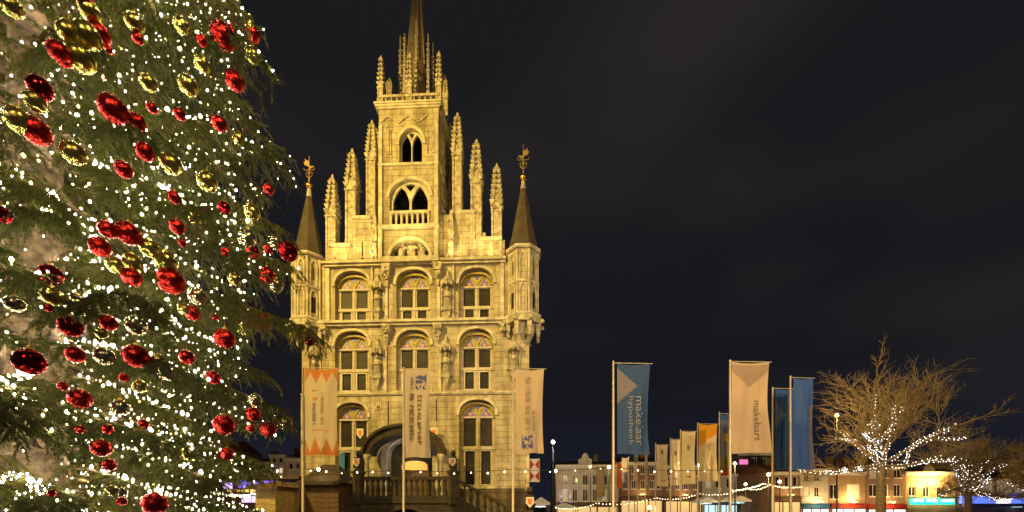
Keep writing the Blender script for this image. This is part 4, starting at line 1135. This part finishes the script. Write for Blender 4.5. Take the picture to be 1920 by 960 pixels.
h12, X, Z = house('pink_house', 'pinkish house with a row of windows rising behind the blue lit shop', 1824, 1940, 861, 70, 'ybrick', [(a, a + 10, 866, 880, D_) for a in (1831, 1848, 1866, 1884, 1902, 1920)], ('side', 'tile', .8))
# left side of the square
h13, X, Z = house('grey_house', 'tall grey house seen between the spruce and the town hall', 506, 535, 852, 56, 'plaster', [(510, 517, 858, 868, D_), (522, 530, 858, 868, D_), (510, 517, 876, 888, D_), (522, 530, 876, 888, 'panelit')], ('side', 'darktile', .4))
h14, X, Z = house('grey_house', 'lower grey house touching the left corner of the town hall', 536, 566, 859, 56, 'plaster', [(541, 549, 868, 880, D_), (554, 561, 868, 880, D_)], None)
h15, X, Z = house('yellow_house', 'yellow lamp-lit house behind the lower branches of the spruce', 418, 505, 866, 56, 'ybrick', [(462, 474, 872, 884, D_), (480, 492, 872, 884, D_), (430, 442, 872, 884, D_)], ('side', 'darktile', 1.0))
h16, X, Z = house('brick_house', 'tall brick house wholly behind the spruce, left of the yellow house', 300, 417, 838, 56, 'brick', [(a, a + 13, c, c + 20, k) for a, k in ((310, 'panelit'), (340, D_), (370, 'panelit'), (398, D_)) for c in (850, 890)], ('side', 'tile', 1.5))
h17, X, Z = house('stone_house', 'broad tan house glowing through the spruce at the left edge', -140, 180, 560, 30, 'ybrick', [(a, a + 26, c, c + 42, 'panedim') for a in (-120, -70, -20, 40, 90, 140) for c in (600, 690, 780)], ('side', 'tile', 2.5))
for px, py in ((-60, 880), (60, 880), (140, 880)):
    o = px_world(px, py, 28)
    point('house_flood', (o.x - h17.location.x, -2.0, o.z), 900, (1.0, .66, .3), .3, h17)

# ------------------------------------------------------------------ street lamps
def street_lamp(px, py, Y, power, col, label, r=.16, glow=30):
    r *= .68
    o = px_world(px, py, Y)
    t = empty('street_lamp', (o.x, Y, 0), 0, label, 'street lamp', 'lit street lamps')
    q = MB(); q.smooth = True
    q.lathe([(.11, 0), (.11, .5), (.06, .7), (.045, o.z - r * 1.5)], 0, 0, 8); q.build('post', M['iron'], t)
    q = MB(); q.smooth = True; q.ball((0, 0, o.z), r, 10, 8); q.build('globe', emat('street_lamp_glow', col, glow), t)
    q = MB(); q.taper(0, 0, o.z - r * 1.5, o.z - r * .9, .1, r); q.taper(0, 0, o.z + r * 1.0, o.z + r * 1.5, r * 1.6, r * .2); q.build('cap', M['iron'], t)
    point('lamp_light', (0, 0, o.z), power * 2.6, col, r * 1.2, t)
AMB = (1.0, .68, .28)
street_lamp(1037, 829, 44, 900, (1.0, .86, .66), 'bright street lamp alone against the sky right of the town hall', .3, 20)
street_lamp(1569, 779, 33, 650, (1.0, .62, .18), 'orange street lamp left of the bare light-strung tree', .2, 20)
street_lamp(1142, 876, 50, 700, AMB, 'bright amber lamp on the lone blue banner pole line', .28)
street_lamp(1107, 875, 52, 300, AMB, 'amber lamp before the gable of the white house', .24)
street_lamp(1042, 883, 50, 300, AMB, 'amber lamp at the left end of the white gabled house', .24)
street_lamp(1310, 873, 36, 420, AMB, 'amber lamp before the orange topped banner', .2)
street_lamp(1378, 869, 30, 300, AMB, 'amber lamp below the big beige banner', .16)
street_lamp(1441, 890, 32, 420, AMB, 'amber lamp between the big beige banner and the blue banners', .18)
street_lamp(1218, 952, 40, 160, AMB, 'low amber lamp under the far row of banners', .26)
street_lamp(1462, 903, 48, 300, AMB, 'amber lamp seen between the two blue banner poles', .24)
street_lamp(1398, 908, 48, 300, AMB, 'small amber lamp low behind the big beige banner', .22)
street_lamp(442, 877, 46, 500, AMB, 'amber lamp before the yellow house behind the spruce', .2)
lantern(px_world(597, 880, 19.6), 'amber lamp hanging at the kiosk left of the stair', 60, AMB, .085)

# ------------------------------------------------------------------ kiosk, stalls and wooden hut
def kiosk(name, label, x0, x1, yroof, Y, wallm, roofm, depth=3.0, rise=.7, plank=True):
    o = px_world((x0 + x1) / 2, CY, Y); wv = (x1 - x0) / F * Y; zt = EYE + (CY - yroof) / F * Y
    t = empty(name, (o.x, Y, 0), 0, label, 'stall')
    q = MB(); q.box(-wv / 2, wv / 2, 0, depth, 0, zt); q.build('body', M[wallm], t)
    if plank:
        n = max(4, int((zt - .2) / .22))
        q = MB(); q.box(-wv / 2 - .03, wv / 2 + .03, -.03, -.002, 0, (zt - .05) / n - .02); me = q.mesh('plank', M[wallm])
        for k in range(n): link('plank', me, t, (0, 0, .02 + (zt - .05) * k / n))
    q = MB(); q.add([(-wv / 2 - .25, -.3, zt), (wv / 2 + .25, -.3, zt), (wv / 2 + .25, depth + .3, zt), (-wv / 2 - .25, depth + .3, zt), (-wv / 4, depth / 2, zt + rise), (wv / 4, depth / 2, zt + rise)], [(0, 1, 5, 4), (1, 2, 5), (2, 3, 4, 5), (3, 0, 4), (0, 3, 2, 1)])
    q.box(-wv / 2 - .27, wv / 2 + .27, -.33, -.301, zt - .12, zt + .05)
    q.build('roof', M[roofm], t)
    return t, wv, zt
kiosk('market_kiosk', 'grey brown kiosk with a hipped roof in the left corner before the town hall', 572, 634, 905, 20.0, 'brownwood', 'darktile', 2.0, 1.0)
kiosk('wooden_hut', 'yellow wooden plank hut right of the spruce, beside violet lit panels', 481, 516, 912, 18, 'wood', 'brownwood', 2.0, .3)
# violet-lit canvas panels of the ice rink and its long brown canopy
rink = empty('rink_canopy', px_world(470, CY, 22) * 1.0, 0, 'long brown canopy with blue violet lit panels behind the wooden hut', 'canopy')
rink.location.z = 0
X = lambda p: (p - 470) / F * 22
Z = lambda p: EYE + (CY - p) / F * 22
q = MB(); q.box(X(392), X(560), 0, 3.0, Z(898), Z(892)); q.build('roof', M['brownwood'], rink)
for px in (394, 436, 520, 558):
    q = MB(); q.box(X(px) - .06, X(px) + .06, .1, .22, 0, Z(898)); q.build('post', M['brownwood'], rink)
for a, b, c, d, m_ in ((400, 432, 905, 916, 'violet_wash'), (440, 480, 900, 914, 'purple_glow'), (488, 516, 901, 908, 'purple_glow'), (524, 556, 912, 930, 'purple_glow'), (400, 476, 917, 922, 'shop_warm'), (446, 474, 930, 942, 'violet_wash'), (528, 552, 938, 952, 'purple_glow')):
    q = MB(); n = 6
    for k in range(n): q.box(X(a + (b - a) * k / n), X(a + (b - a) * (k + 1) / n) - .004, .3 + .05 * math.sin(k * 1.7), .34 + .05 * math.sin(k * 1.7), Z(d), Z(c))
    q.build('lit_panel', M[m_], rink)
back = empty('market_tent', px_world(25, CY, 15) * 1.0, 0, 'violet lit market tent glimpsed through the lower left of the spruce', 'tent')
back.location.z = 0
X = lambda p: (p - 25) / F * 15
Z = lambda p: EYE + (CY - p) / F * 15
q = MB(); q.prism([(X(-60), Z(850)), (X(110), Z(850)), (X(25), Z(800))], 0, 3.0); q.build('roof', M['white'], back)
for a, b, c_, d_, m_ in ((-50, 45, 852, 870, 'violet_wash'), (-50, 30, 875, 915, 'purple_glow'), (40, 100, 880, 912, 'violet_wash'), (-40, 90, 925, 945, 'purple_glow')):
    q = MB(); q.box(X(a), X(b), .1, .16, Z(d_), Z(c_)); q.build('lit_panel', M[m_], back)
for px in (-56, 106):
    q = MB(); q.box(X(px) - .05, X(px) + .05, 0, .1, 0, Z(851)); q.build('post', M['iron'], back)
# low white-lit market stalls at the right foot of the hall and along the far row
def stall(px, Y, wpx, ytop, m_, label, seed):
    o = px_world(px, CY, Y); w = wpx / F * Y; zt = EYE + (CY - ytop) / F * Y
    t = empty('market_stall', (o.x, Y, 0), 0, label, 'stall', 'lit market stalls')
    q = MB(); q.prism([(-w / 2, zt - .35), (w / 2, zt - .35), (w / 2, zt - .2), (0, zt + .25), (-w / 2, zt - .2)], 0, 2.0); q.build('canopy', M['white'], t)
    for sx in (-1, 1):
        for y in (.05, 1.95): 
            q = MB(); q.box(sx * (w / 2 - .06) - .03, sx * (w / 2 - .06) + .03, y - .03, y + .03, 0, zt - .351); q.build('post', M['iron'], t)
    q = MB(); q.box(-w / 2 + .1, w / 2 - .1, .3, .9, .0, .9); q.build('counter', M['brownwood'], t)
    q = MB(); q.box(-w / 2 + .3, w / 2 - .3, .8, .9, zt - .5, zt - .42); q.build('tube_light', M[m_], t)
    point('stall_light', (0, .8, zt - .7), 60, (1.0, .9, .75), .1, t)
stall(1015, 30, 34, 938, 'shop_white', 'white canopied stall at the right foot of the town hall', 1)
stall(1329, 42, 36, 936, 'shop_cyan', 'cyan lit white stall left under the big beige banner', 2)
stall(1390, 40, 40, 934, 'shop_cyan', 'cyan lit white stall right under the big beige banner', 3)
stall(1060, 48, 40, 947, 'shop_warm', 'low warm lit stall before the white gabled house', 4)

# ------------------------------------------------------------------ festoons of bulbs
def bulb_mesh(r, mat, n=6, m=4):
    q = MB(); q.smooth = True; q.ball((0, 0, 0), r, n, m); return q.mesh('bulb', mat)
M['bulb'] = emat('festoon_bulb_glow', (1.0, .80, .50), 7)
def festoon(pts, nb, label, r=.05, sag=.15, mat='bulb'):
    pts = [Vector(p) for p in pts]
    t = empty('festoon', pts[0], 0, label, 'light string', 'festoons of bulbs over the square')
    path = []
    for a, b in zip(pts, pts[1:]):
        for k in range(12):
            s = k / 12; p = a.lerp(b, s); p.z -= sag * 4 * s * (1 - s); path.append(p - pts[0])
    path.append(pts[-1] - pts[0])
    q = MB(); q.tube(path, .012, 4); q.build('cable', M['wire'], t)
    me = bulb_mesh(r, M[mat])
    for k in range(nb):
        s = (k + .5) / nb * (len(path) - 1); i = int(s); p = path[i].lerp(path[i + 1], s - i)
        jr = random.uniform(.6, 1.25); link('bulb', me, t, (p.x, p.y, p.z - r * .9 - random.random() * r * 1.5), 0, (jr, jr, jr))
festoon([px_world(568, 879, 18.4), px_world(757, 881, 18.4), px_world(962, 880, 18.4)], 13, 'straight festoon of warm bulbs strung low before the town hall', .04, .1)
festoon([px_world(962, 880, 18.4), px_world(1150, 874, 18)], 4, 'festoon of few bulbs between the town hall corner and the lone blue banner pole', .034, .12)
festoon([px_world(1150, 876, 18), px_world(1369, 880, 17.6)], 7, 'festoon of warm bulbs between the lone blue banner pole and the big beige banner', .032, .1)
festoon([px_world(1040, 950, 44), px_world(1120, 942, 44), px_world(1230, 932, 43), px_world(1310, 924, 42), px_world(1400, 914, 42), px_world(1446, 905, 42)], 80, 'dense garland of small warm lights rising to the right below the far banners', .05, .35)
festoon([px_world(1372, 918, 46), px_world(1430, 905, 46), px_world(1505, 912, 46)], 40, 'garland of warm lights under the two blue banners', .07, .2)
festoon([px_world(395, 917, 17), px_world(480, 922, 17)], 16, 'short garland of warm lights between the spruce and the wooden hut', .06, .1)

# ------------------------------------------------------------------ bare trees wound with lights
def bare_tree(px, Y, H, seed, label, spread, lit_levels, nl, lean=0.0, trunk_h=3.2, r0=.27):
    o = px_world(px, CY, Y)
    rn = random.Random(seed)
    t = empty('bare_tree', (o.x, Y, 0), 0, label, 'tree')
    trunk = MB(); trunk.smooth = True
    limbs = MB(); limbs.smooth = True
    twigs = MB()
    lit_paths = []
    def grow(p, d, ln, r, lev, mbk):
        if math.hypot(p.x, p.y) > .72 * spread: ln *= .6
        if p.z > .8 * H: ln *= .55
        nseg = 5 if lev < 2 else (4 if lev < 4 else 3)
        pts = [p.copy()]; rad = [r]; q = p.copy(); dd = d.copy()
        for k in range(nseg):
            dd = (dd + Vector((rn.gauss(0, .12), rn.gauss(0, .12), rn.gauss(.02 if lev < 3 else .05, .1)))).normalized()
            q = q + dd * ln / nseg; pts.append(q.copy()); rad.append(r * (1 - .55 * (k + 1) / nseg))
        mbk.tube(pts, rad, 7 if lev < 2 else (5 if lev < 3 else 3), False)
        if lev in lit_levels: lit_paths.append((pts, rad))
        if lev >= 5: return
        nch = (6, 5, 6, 5, 2)[lev]
        for c in range(nch):
            s = .25 + .75 * (c + rn.random()) / nch
            i = min(int(s * nseg), nseg - 1); f = s * nseg - i
            bp = pts[i].lerp(pts[i + 1], min(1, f))
            ax = Vector((rn.gauss(0, 1), rn.gauss(0, 1), rn.gauss(0, .5)))
            ax = (ax - dd * ax.dot(dd)).normalized()
            ang = R(rn.uniform(24, 52))
            nd = (dd * math.cos(ang) + ax * math.sin(ang)).normalized()
            if lev < 2: nd.z = max(nd.z, -.05); nd.normalize()
            grow(bp, nd, ln * rn.uniform(.52, .7), rad[i] * .68, lev + 1, limbs if lev < 2 else twigs)
    pts = [Vector((0, 0, 0)), Vector((.03, 0, trunk_h * .5)), Vector((lean, 0, trunk_h))]
    trunk.tube(pts, [r0 * 1.25, r0, r0 * .95], 10)
    trunk.build('trunk', M['bark'], t)
    top = pts[-1]
    n0 = 9
    for k in range(n0):
        a = 2 * math.pi * (k + rn.uniform(-.2, .2)) / n0
        el = R((4, 58, 26, 76, -4, 46, 12, 66, 34)[k % 9] + rn.uniform(-5, 5))
        d = Vector((math.cos(a) * math.cos(el), math.sin(a) * math.cos(el), math.sin(el)))
        ln = spread * (.62 if el < .6 else .5) * rn.uniform(.85, 1.15) + (H - trunk_h) * .5 * max(0, math.sin(el)) * .55
        grow(top + Vector((0, 0, -rn.random() * .9)), d, ln, r0 * rn.uniform(.45, .62), 1, limbs)
    limbs.build('limbs', M['bark'], t)
    tw = twigs.build('crown', M['twig'], t); tag(tw, kind='stuff')
    # lights wound round the limbs
    s_ = empty('fairy_lights', (o.x, Y, 0), 0, 'white fairy lights wound round the ' + label, 'light string', 'fairy lights in the bare trees')
    me = bulb_mesh(.026, M['ledwhite'], 5, 3)
    lit = [lp for lp in lit_paths if (lp[0][-1] - lp[0][0]).length > 1.2]
    lit.sort(key=lambda lp: (lp[0][-1].z - lp[0][0].z) / (lp[0][-1] - lp[0][0]).length + lp[0][0].z * .04 + rn.uniform(0, .35))
    wire = MB()
    cnt = 0
    ups = sorted([lp for lp in lit_paths if lp[0][-1].z - lp[0][0].z > 2.2], key=lambda lp: -lp[1][0])
    chosen = lit[:nl] + [u_ for u_ in ups if u_ not in lit[:nl]][:nl // 3]
    for pts_, rad_ in chosen:
        L_ = sum((b - a).length for a, b in zip(pts_, pts_[1:]))
        n = int(L_ / .1); wp = []
        for k in range(n):
            s = k / n * (len(pts_) - 1); i = int(s); p = pts_[i].lerp(pts_[i + 1], s - i); r = rad_[i] + .04
            w = k * 1.9
            q = p + Vector((math.cos(w) * r, math.sin(w) * r * .8, math.sin(w + .8) * r))
            wp.append(q)
            if cnt < 295: link('bulb', me, s_, q)
            else: rest.append((o.x + q.x, Y + q.y, q.z)); 
            cnt += 1
        if len(wp) > 1: wire.tube(wp, .007, 3, False)
    if wire.v: w_ = wire.build('wire', M['wire'], s_); tag(w_, kind='stuff')
    if rest:
        q = MB()
        for p in rest: q.ball((p[0] - o.x, p[1] - Y, p[2]), .026, 5, 3)
        tag(q.build('bulbs', M['ledwhite'], s_), kind='stuff')
        rest.clear()
    return t
rest = []
M['ledwhite'] = emat('led_glow', (1.0, .93, .84), 7)
M['twig'] = pmat('twig_bark', (.42, .31, .15), .85, var=.3, vscale=2)
bare_tree(1651, 32, 14.0, 21, 'large bare tree right of the blue banners', 6.2, (1, 2), 20, trunk_h=5.3, r0=.3)
bare_tree(1815, 41, 9.5, 5, 'lower bare tree above the blue lit shop', 5.6, (1,), 7, trunk_h=4.0)
bare_tree(1935, 44, 8.5, 9, 'bare tree cut by the right edge of the view', 5.0, (1,), 5, trunk_h=3.8)
# ------------------------------------------------------------------ the great Christmas spruce
TPX, TPD = -7.3, 6.2
def env(z):
    """crown radius at height z: tiers of branches with gaps between them"""
    tab = [(0, 3.0), (2.5, 3.15), (4.0, 3.3), (4.9, 2.75), (6.0, 3.3), (7.5, 3.35), (9.0, 3.3), (9.8, 2.6), (10.8, 2.6), (11.5, 3.1), (14, 2.95), (18, 1.9), (23, .1)]
    for (a, b), (c, d) in zip(tab, tab[1:]):
        if z <= c: return b + (d - b) * max(0, z - a) / (c - a)
    return .1
rt = random.Random(11)
def needle_mat():
    m = bpy.data.materials.new('spruce_needles'); m.use_nodes = True; nt = m.node_tree; p = nt.nodes['Principled BSDF']; K = nt.links.new
    oi = N(nt, 'ShaderNodeObjectInfo'); tc = N(nt, 'ShaderNodeTexCoord'); ns = N(nt, 'ShaderNodeTexNoise'); ns.inputs['Scale'].default_value = 5
    ad = N(nt, 'ShaderNodeMath', operation='ADD'); rp = N(nt, 'ShaderNodeValToRGB')
    K(tc.outputs['Object'], ns.inputs['Vector']); K(oi.outputs['Random'], ad.inputs[0]); K(ns.outputs['Fac'], ad.inputs[1]); 
    ml = N(nt, 'ShaderNodeMath', operation='MULTIPLY'); ml.inputs[1].default_value = .5; K(ad.outputs[0], ml.inputs[0]); K(ml.outputs[0], rp.inputs[0])
    rp.color_ramp.elements[0].color = (.042, .078, .008, 1); rp.color_ramp.elements[1].color = (.15, .165, .02, 1)
    K(rp.outputs[0], p.inputs['Base Color']); p.inputs['Roughness'].default_value = .6; p.inputs['Specular IOR Level'].default_value = .12
    tr = N(nt, 'ShaderNodeBsdfTranslucent'); ms = N(nt, 'ShaderNodeMixShader'); ms.inputs[0].default_value = .25
    K(rp.outputs[0], tr.inputs[0]); K(p.outputs[0], ms.inputs[1]); K(tr.outputs[0], ms.inputs[2]); K(ms.outputs[0], nt.nodes['Material Output'].inputs[0])
    return m
M['needle'] = needle_mat()
def branch_variant(seed):
    rn = random.Random(seed)
    L_ = 3.0
    ph = rn.random() * 6
    def axis(s):
        return Vector((L_ * s * .97, .12 * math.sin(s * 4 + ph) * s, L_ * (.10 * s - .50 * s * s + .20 * s ** 3)))
    q = MB(); cand = []
    q.cm = 0
    q.tube([axis(k / 8) for k in range(9)], [.035 * (1 - .85 * k / 8) for k in range(9)], 5, False)
    def needles(a, b, dens, ln):
        d = b - a; l = d.length
        if l < 1e-4: return
        d /= l
        s1 = d.cross(Vector((0, 0, 1)))
        if s1.length < .05: s1 = Vector((0, 1, 0))
        s1.normalize(); s2 = s1.cross(d)
        n = max(1, int(l / dens))
        for k in range(n):
            p = a + d * l * ((k + rn.random()) / n)
            for j in range(3):
                w = rn.random() * 6.283
                o = s1 * math.cos(w) + s2 * math.sin(w)
                t = (o * .75 + d * rn.uniform(.45, .95)).normalized()
                sd = t.cross(o).normalized() * .0066
                q.add([p - sd, p + sd, p + t * ln * rn.uniform(.75, 1.2)], [(0, 1, 2)])
    def twig(p, d, ln, lev):
        nseg = 3; a = p; dd = d
        for k in range(nseg):
            dd = (dd + Vector((rn.gauss(0, .12), rn.gauss(0, .12), -.16 - .06 * lev + rn.gauss(0, .07)))).normalized()
            b = a + dd * ln / nseg
            q.cm = 0; q.tube([a, b], [.006, .004], 3, False)
            q.cm = 1; needles(a, b, .021, .044)
            if lev == 0 and rn.random() < .55: cand.append(b + Vector((0, 0, .03)))
            if lev == 0:
                for c in range(2):
                    if rn.random() < .85:
                        sd = dd.cross(Vector((0, 0, 1))).normalized() * rn.choice((-1, 1))
                        twig(a.lerp(b, rn.random()), (dd * .6 + sd * .7 + Vector((0, 0, -.35))).normalized(), rn.uniform(.13, .3), 1)
            a = b
    n = 23
    for k in range(n):
        s = .2 + .78 * k / (n - 1)
        p = axis(s); t = (axis(min(1, s + .02)) - axis(s - .02)).normalized()
        side = t.cross(Vector((0, 0, 1))).normalized()
        prof = min(1.0, s * 2.6) * (1.0 - .72 * max(0, s - .3) / .7)
        for sg in (-1, 1):
            if rn.random() < .93:
                d = (t * rn.uniform(.5, .9) + side * sg * rn.uniform(.6, 1.0) + Vector((0, 0, rn.uniform(-.25, .12)))).normalized()
                twig(p, d, rn.uniform(.5, .85) * prof + .14, 0)
        if rn.random() < .45: cand.append(p + Vector((0, 0, .045)))
    q.cm = 1
    for k in range(20): needles(axis(.3 + .7 * k / 20), axis(.3 + .7 * (k + 1) / 20), .016, .036)
    me = q.mesh('branch', [M['conebark'], M['needle']])
    return me, cand, axis
VAR = [branch_variant(100 + k) for k in range(6)]
spruce = empty('christmas_tree', (TPX, TPD, 0), 0, 'huge spruce Christmas tree hung with red and gold baubles and white lights', 'Christmas tree')
q = MB(); q.smooth = True
q.tube([(0, 0, z) for z in (0, 3, 7, 12, 18, 23)], [.4, .36, .3, .22, .1, .015], 12); q.build('trunk', M['trunkbark'], spruce)
lights = []
wires = MB()
z = .75; lev = 0
nb = 0
while z < 17.5 and nb < 298:
    n = 7 if z < 13.5 else 5
    for k in range(n):
        a = 2 * math.pi * (k + (lev % 3) / 3.0 + rt.uniform(-.22, .22)) / n + lev * .37
        zz = z + rt.uniform(-.14, .14)
        facing = math.cos(a - math.atan2(-TPD, -TPX))
        if facing > .72 and 6.2 < zz < 11 and rt.random() < .22: continue
        Rr = env(max(.3, zz - .6)) * rt.uniform(.84, 1.08)
        me, cand, axis = VAR[rt.randrange(len(VAR))]
        sc = Rr / 2.91
        o = link('branch', me, spruce)
        tilt = R(rt.uniform(-7, 7))
        ml_ = Matrix.Translation((0, 0, zz)) @ Matrix.Rotation(a, 4, 'Z') @ Matrix.Rotation(tilt, 4, 'Y') @ Matrix.Rotation(R(rt.uniform(-14, 14)), 4, 'X') @ Matrix.Diagonal((sc, sc * rt.uniform(.9, 1.15), sc, 1))
        o.matrix_local = ml_
        nb += 1
        mw = Matrix.Translation((TPX, TPD, 0)) @ ml_
        face = math.cos(a - math.atan2(-TPD, -TPX))           # towards the square
        take = 44 if face > -.35 else 8
        for c in rt.sample(cand, min(take // 2, len(cand))):
            lights.append(mw @ c)
        s0, s1 = rt.uniform(.12, .35), rt.uniform(.8, 1.0)                 # a string laid along the top of the bough
        ns_ = int((s1 - s0) * (36 if face > -.35 else 8))
        wp_ = []
        for c in range(ns_):
            s = s0 + (s1 - s0) * c / ns_
            wp_.append(mw @ (axis(s) + Vector((0, .05 * math.sin(c * 1.7), .05 + .02 * math.sin(c * 2.9)))))
        lights.extend(wp_)
        if len(wp_) > 1: wires.tube([p - Vector((TPX, TPD, .008)) for p in wp_], .004, 3, False)
    z += .36; lev += 1
for k in range(460):
    zz = .8 + 15 * k / 460; w = k * 2.4; r = rt.uniform(.38, .75)
    lights.append(Vector((TPX + r * math.cos(w), TPD + r * math.sin(w), zz)))
fl = empty('fairy_lights', (TPX, TPD, 0), 0, 'hundreds of warm white fairy lights strung over the great spruce', 'light string')
FM = [emat('fairy_bulb_glow', (1.0, .90, .70), FAIRY), emat('fairy_bulb_warm', (1.0, .78, .46), FAIRY * .35), emat('fairy_bulb_dim', (1.0, .70, .34), FAIRY * .06)]
cams = Vector((0, 0, EYE))
lights.sort(key=lambda p: (p - cams).length)
octv = [(1, 0, 0), (-1, 0, 0), (0, 1, 0), (0, -1, 0), (0, 0, 1.3), (0, 0, -1.3)]
octf = [(0, 2, 4), (2, 1, 4), (1, 3, 4), (3, 0, 4), (2, 0, 5), (1, 2, 5), (3, 1, 5), (0, 3, 5)]
fme = [MB().add(octv, octf).mesh('bulb', m_) for m_ in FM]
qs = MB()
for i, p in enumerate(lights):
    r = rt.choice((.007, .008, .009, .010, .012, .014, .018))
    if rt.random() < .03: r = .03
    lp = p - Vector((TPX, TPD, 0))
    km = rt.choice((0, 0, 0, 1, 1, 2)); qs.cm = km
    if i < 298: link('bulb', fme[km], fl, lp, 0, (r, r, r))
    else: qs.add([(lp.x + a * r, lp.y + b * r, lp.z + c * r) for a, b, c in octv], octf)
tag(qs.build('bulbs', FM, fl), kind='stuff')
tag(wires.build('wire', M['wire'], fl), kind='stuff')

# ------------------------------------------------------------------ baubles: place in the photograph, tangential size, colour
BAUB = '''184 62 36 r|67 245 46 r|212 205 46 r|257 229 28 r|110 97 34 r|119 112 24 r|272 285 30 r|232 318 28 r|160 3 26 r|205 94 12 r|285 202 18 r|75 165 38 d|258 72 18 r
168 20 34 g|163 66 44 g|128 60 36 g|150 108 46 g|278 155 28 g|66 190 34 g|35 226 44 g|138 287 38 g|22 12 34 g|252 42 30 g|320 307 36 g
418 68 42 r|378 76 18 r|473 63 26 r|440 152 32 r|411 232 26 r|337 214 20 r|437 52 14 r|340 48 26 g|473 104 26 g|379 120 26 g|352 160 32 g|447 260 19 g
3 402 30 d|202 430 30 r|240 437 40 r|187 463 34 r|247 520 32 r|95 515 36 d|90 577 15 r|132 612 38 d|203 605 28 r|280 465 32 g|215 497 28 g|248 494 34 g|97 555 34 g|145 572 38 w|28 570 30 w|255 610 34 w|190 625 20 g
327 370 22 r|332 425 26 r|420 390 22 d|503 355 19 r|474 472 24 r|540 472 34 d|502 468 16 r|500 515 28 r|320 527 46 r|360 587 26 r|490 605 36 d|421 635 36 r|404 595 11 r|422 472 16 r|342 455 14 r|519 430 12 r
388 340 34 g|472 398 28 g|463 446 32 w|516 455 26 w|370 555 32 w|345 580 20 g|458 615 28 g|310 490 38 g|365 410 22 g|518 535 24 w|440 525 22 g|470 44 12 g
55 678 48 d|141 665 30 r|255 668 42 r|150 748 36 r|118 724 16 r|232 708 16 r|190 840 32 r|205 872 22 r|202 805 18 r|290 945 42 r|228 940 16 r|97 925 14 r|150 805 14 r|270 795 18 r
195 668 32 w|225 764 30 w|262 725 24 g|210 920 20 g|228 922 18 w|296 676 24 g
350 670 26 r|420 797 38 r|475 777 26 r|503 805 28 r|470 803 14 r|425 851 24 r|400 708 24 r|312 700 26 w|478 750 24 w|534 793 26 w|355 850 28 g|581 640 17 d'''
def bauble_mat(name, col, rough=.22, bump=.3):
    m = pmat(name, col, rough, .95, var=.3, vscale=3, bump=bump, bscale=7)
    return m
M['b_r'] = bauble_mat('red_bauble', (.82, .045, .035), .2, .22)
M['b_d'] = bauble_mat('dark_red_bauble', (.45, .01, .016), .1, .06)
M['b_g'] = bauble_mat('gold_bauble', (.88, .78, .22), .2, .14)
M['b_w'] = bauble_mat('champagne_bauble', (.85, .76, .50), .14, .12)
BM = {}
for k in 'rdgw':
    q = MB(); q.smooth = True; q.ball((0, 0, 0), 1.0, 24, 14); BM[k] = q.mesh('bauble', M['b_' + k])
q = MB(); q.lathe([(.2, .93), (.2, 1.1), (.17, 1.13)], 0, 0, 10)
q.tube([(.0, 0, 1.1), (.09, 0, 1.2), (0, 0, 1.3), (-.09, 0, 1.2), (0, 0, 1.1)], .025, 4); q.tube([(0, 0, 1.29), (0, 0, 1.75)], .018, 3)
capm = q.mesh('cap', M['goldmetal'])
ax = Vector((TPX, TPD))
def on_tree(px, py):
    d = Vector(((px - CX) / F, 1.0, (CY - py) / F))
    best = None; bd = 1e9
    t = 2.5
    while t < 13:
        p = Vector((d.x * t, t, EYE + d.z * t))
        r = (Vector((p.x, p.y)) - ax).length; e = env(p.z) * .93
        if r < e: return t
        if r - e < bd: bd = r - e; best = t
        t += .05
    return best
items = []
for tok in BAUB.replace('\n', '|').split('|'):
    a, b, c, k = tok.split(); items.append((float(a), float(b), float(c), k))
CN = {'r': 'bright red', 'd': 'dark glossy red', 'g': 'gold', 'w': 'pale champagne'}
bands = [(0, 85, 'level with the spire tip'), (85, 180, 'level with the tower pinnacles'), (180, 260, 'level with the upper tower window'), (260, 345, 'level with the tower foot of the gilt turret balls'),
         (345, 420, 'level with the lower tower window'), (420, 480, 'level with the turret spire bases'), (480, 545, 'level with the top-row window arches'), (545, 600, 'level with the top-row window panes'), (600, 650, 'level with the top-row window sills'),
         (650, 720, 'level with the second-row windows'), (720, 790, 'level with the ground-floor ledge'), (790, 860, 'level with the foot of the banners'), (860, 961, 'in the lowest branches')]
bands[3] = (260, 345, 'level with the gilt turret balls')
ORD = ['leftmost', 'second from left', 'third from left', 'fourth from left', 'fifth from left', 'sixth from left', 'seventh from left', 'eighth from left', 'ninth from left', 'tenth from left', 'eleventh from left']
for b0, b1, txt in bands:
    for k in 'rdgw':
        grp = sorted([it for it in items if b0 <= it[1] < b1 and it[3] == k])
        for i, (a, b, c, _) in enumerate(grp):
            t = on_tree(a, b); r = c / 2 / F * t
            p = Vector(((a - CX) / F * t, t, EYE + (CY - b) / F * t))
            o = link('bauble', BM[k], None, p, rt.random() * 6, (r, r, r))
            lab = ('only ' if len(grp) == 1 else ORD[i] + ' of the ') + CN[k] + (' bauble ' if len(grp) == 1 else ' baubles ') + txt
            tag(o, lab, 'bauble', 'baubles on the spruce')
            link('cap', capm, o)
            dx, dy = p.x - TPX, p.y - TPD; di = math.hypot(dx, dy)
            if di > env(p.z) * 1.02:                      # the bough that carries a bauble hanging out past the others
                bo_ = link('branch', VAR[i % 6][0], spruce, (0, 0, p.z + r * 1.6 + .21 * di), math.atan2(dy, dx))
                bo_.scale = (di / 2.85, di / 4.2, di / 2.91)
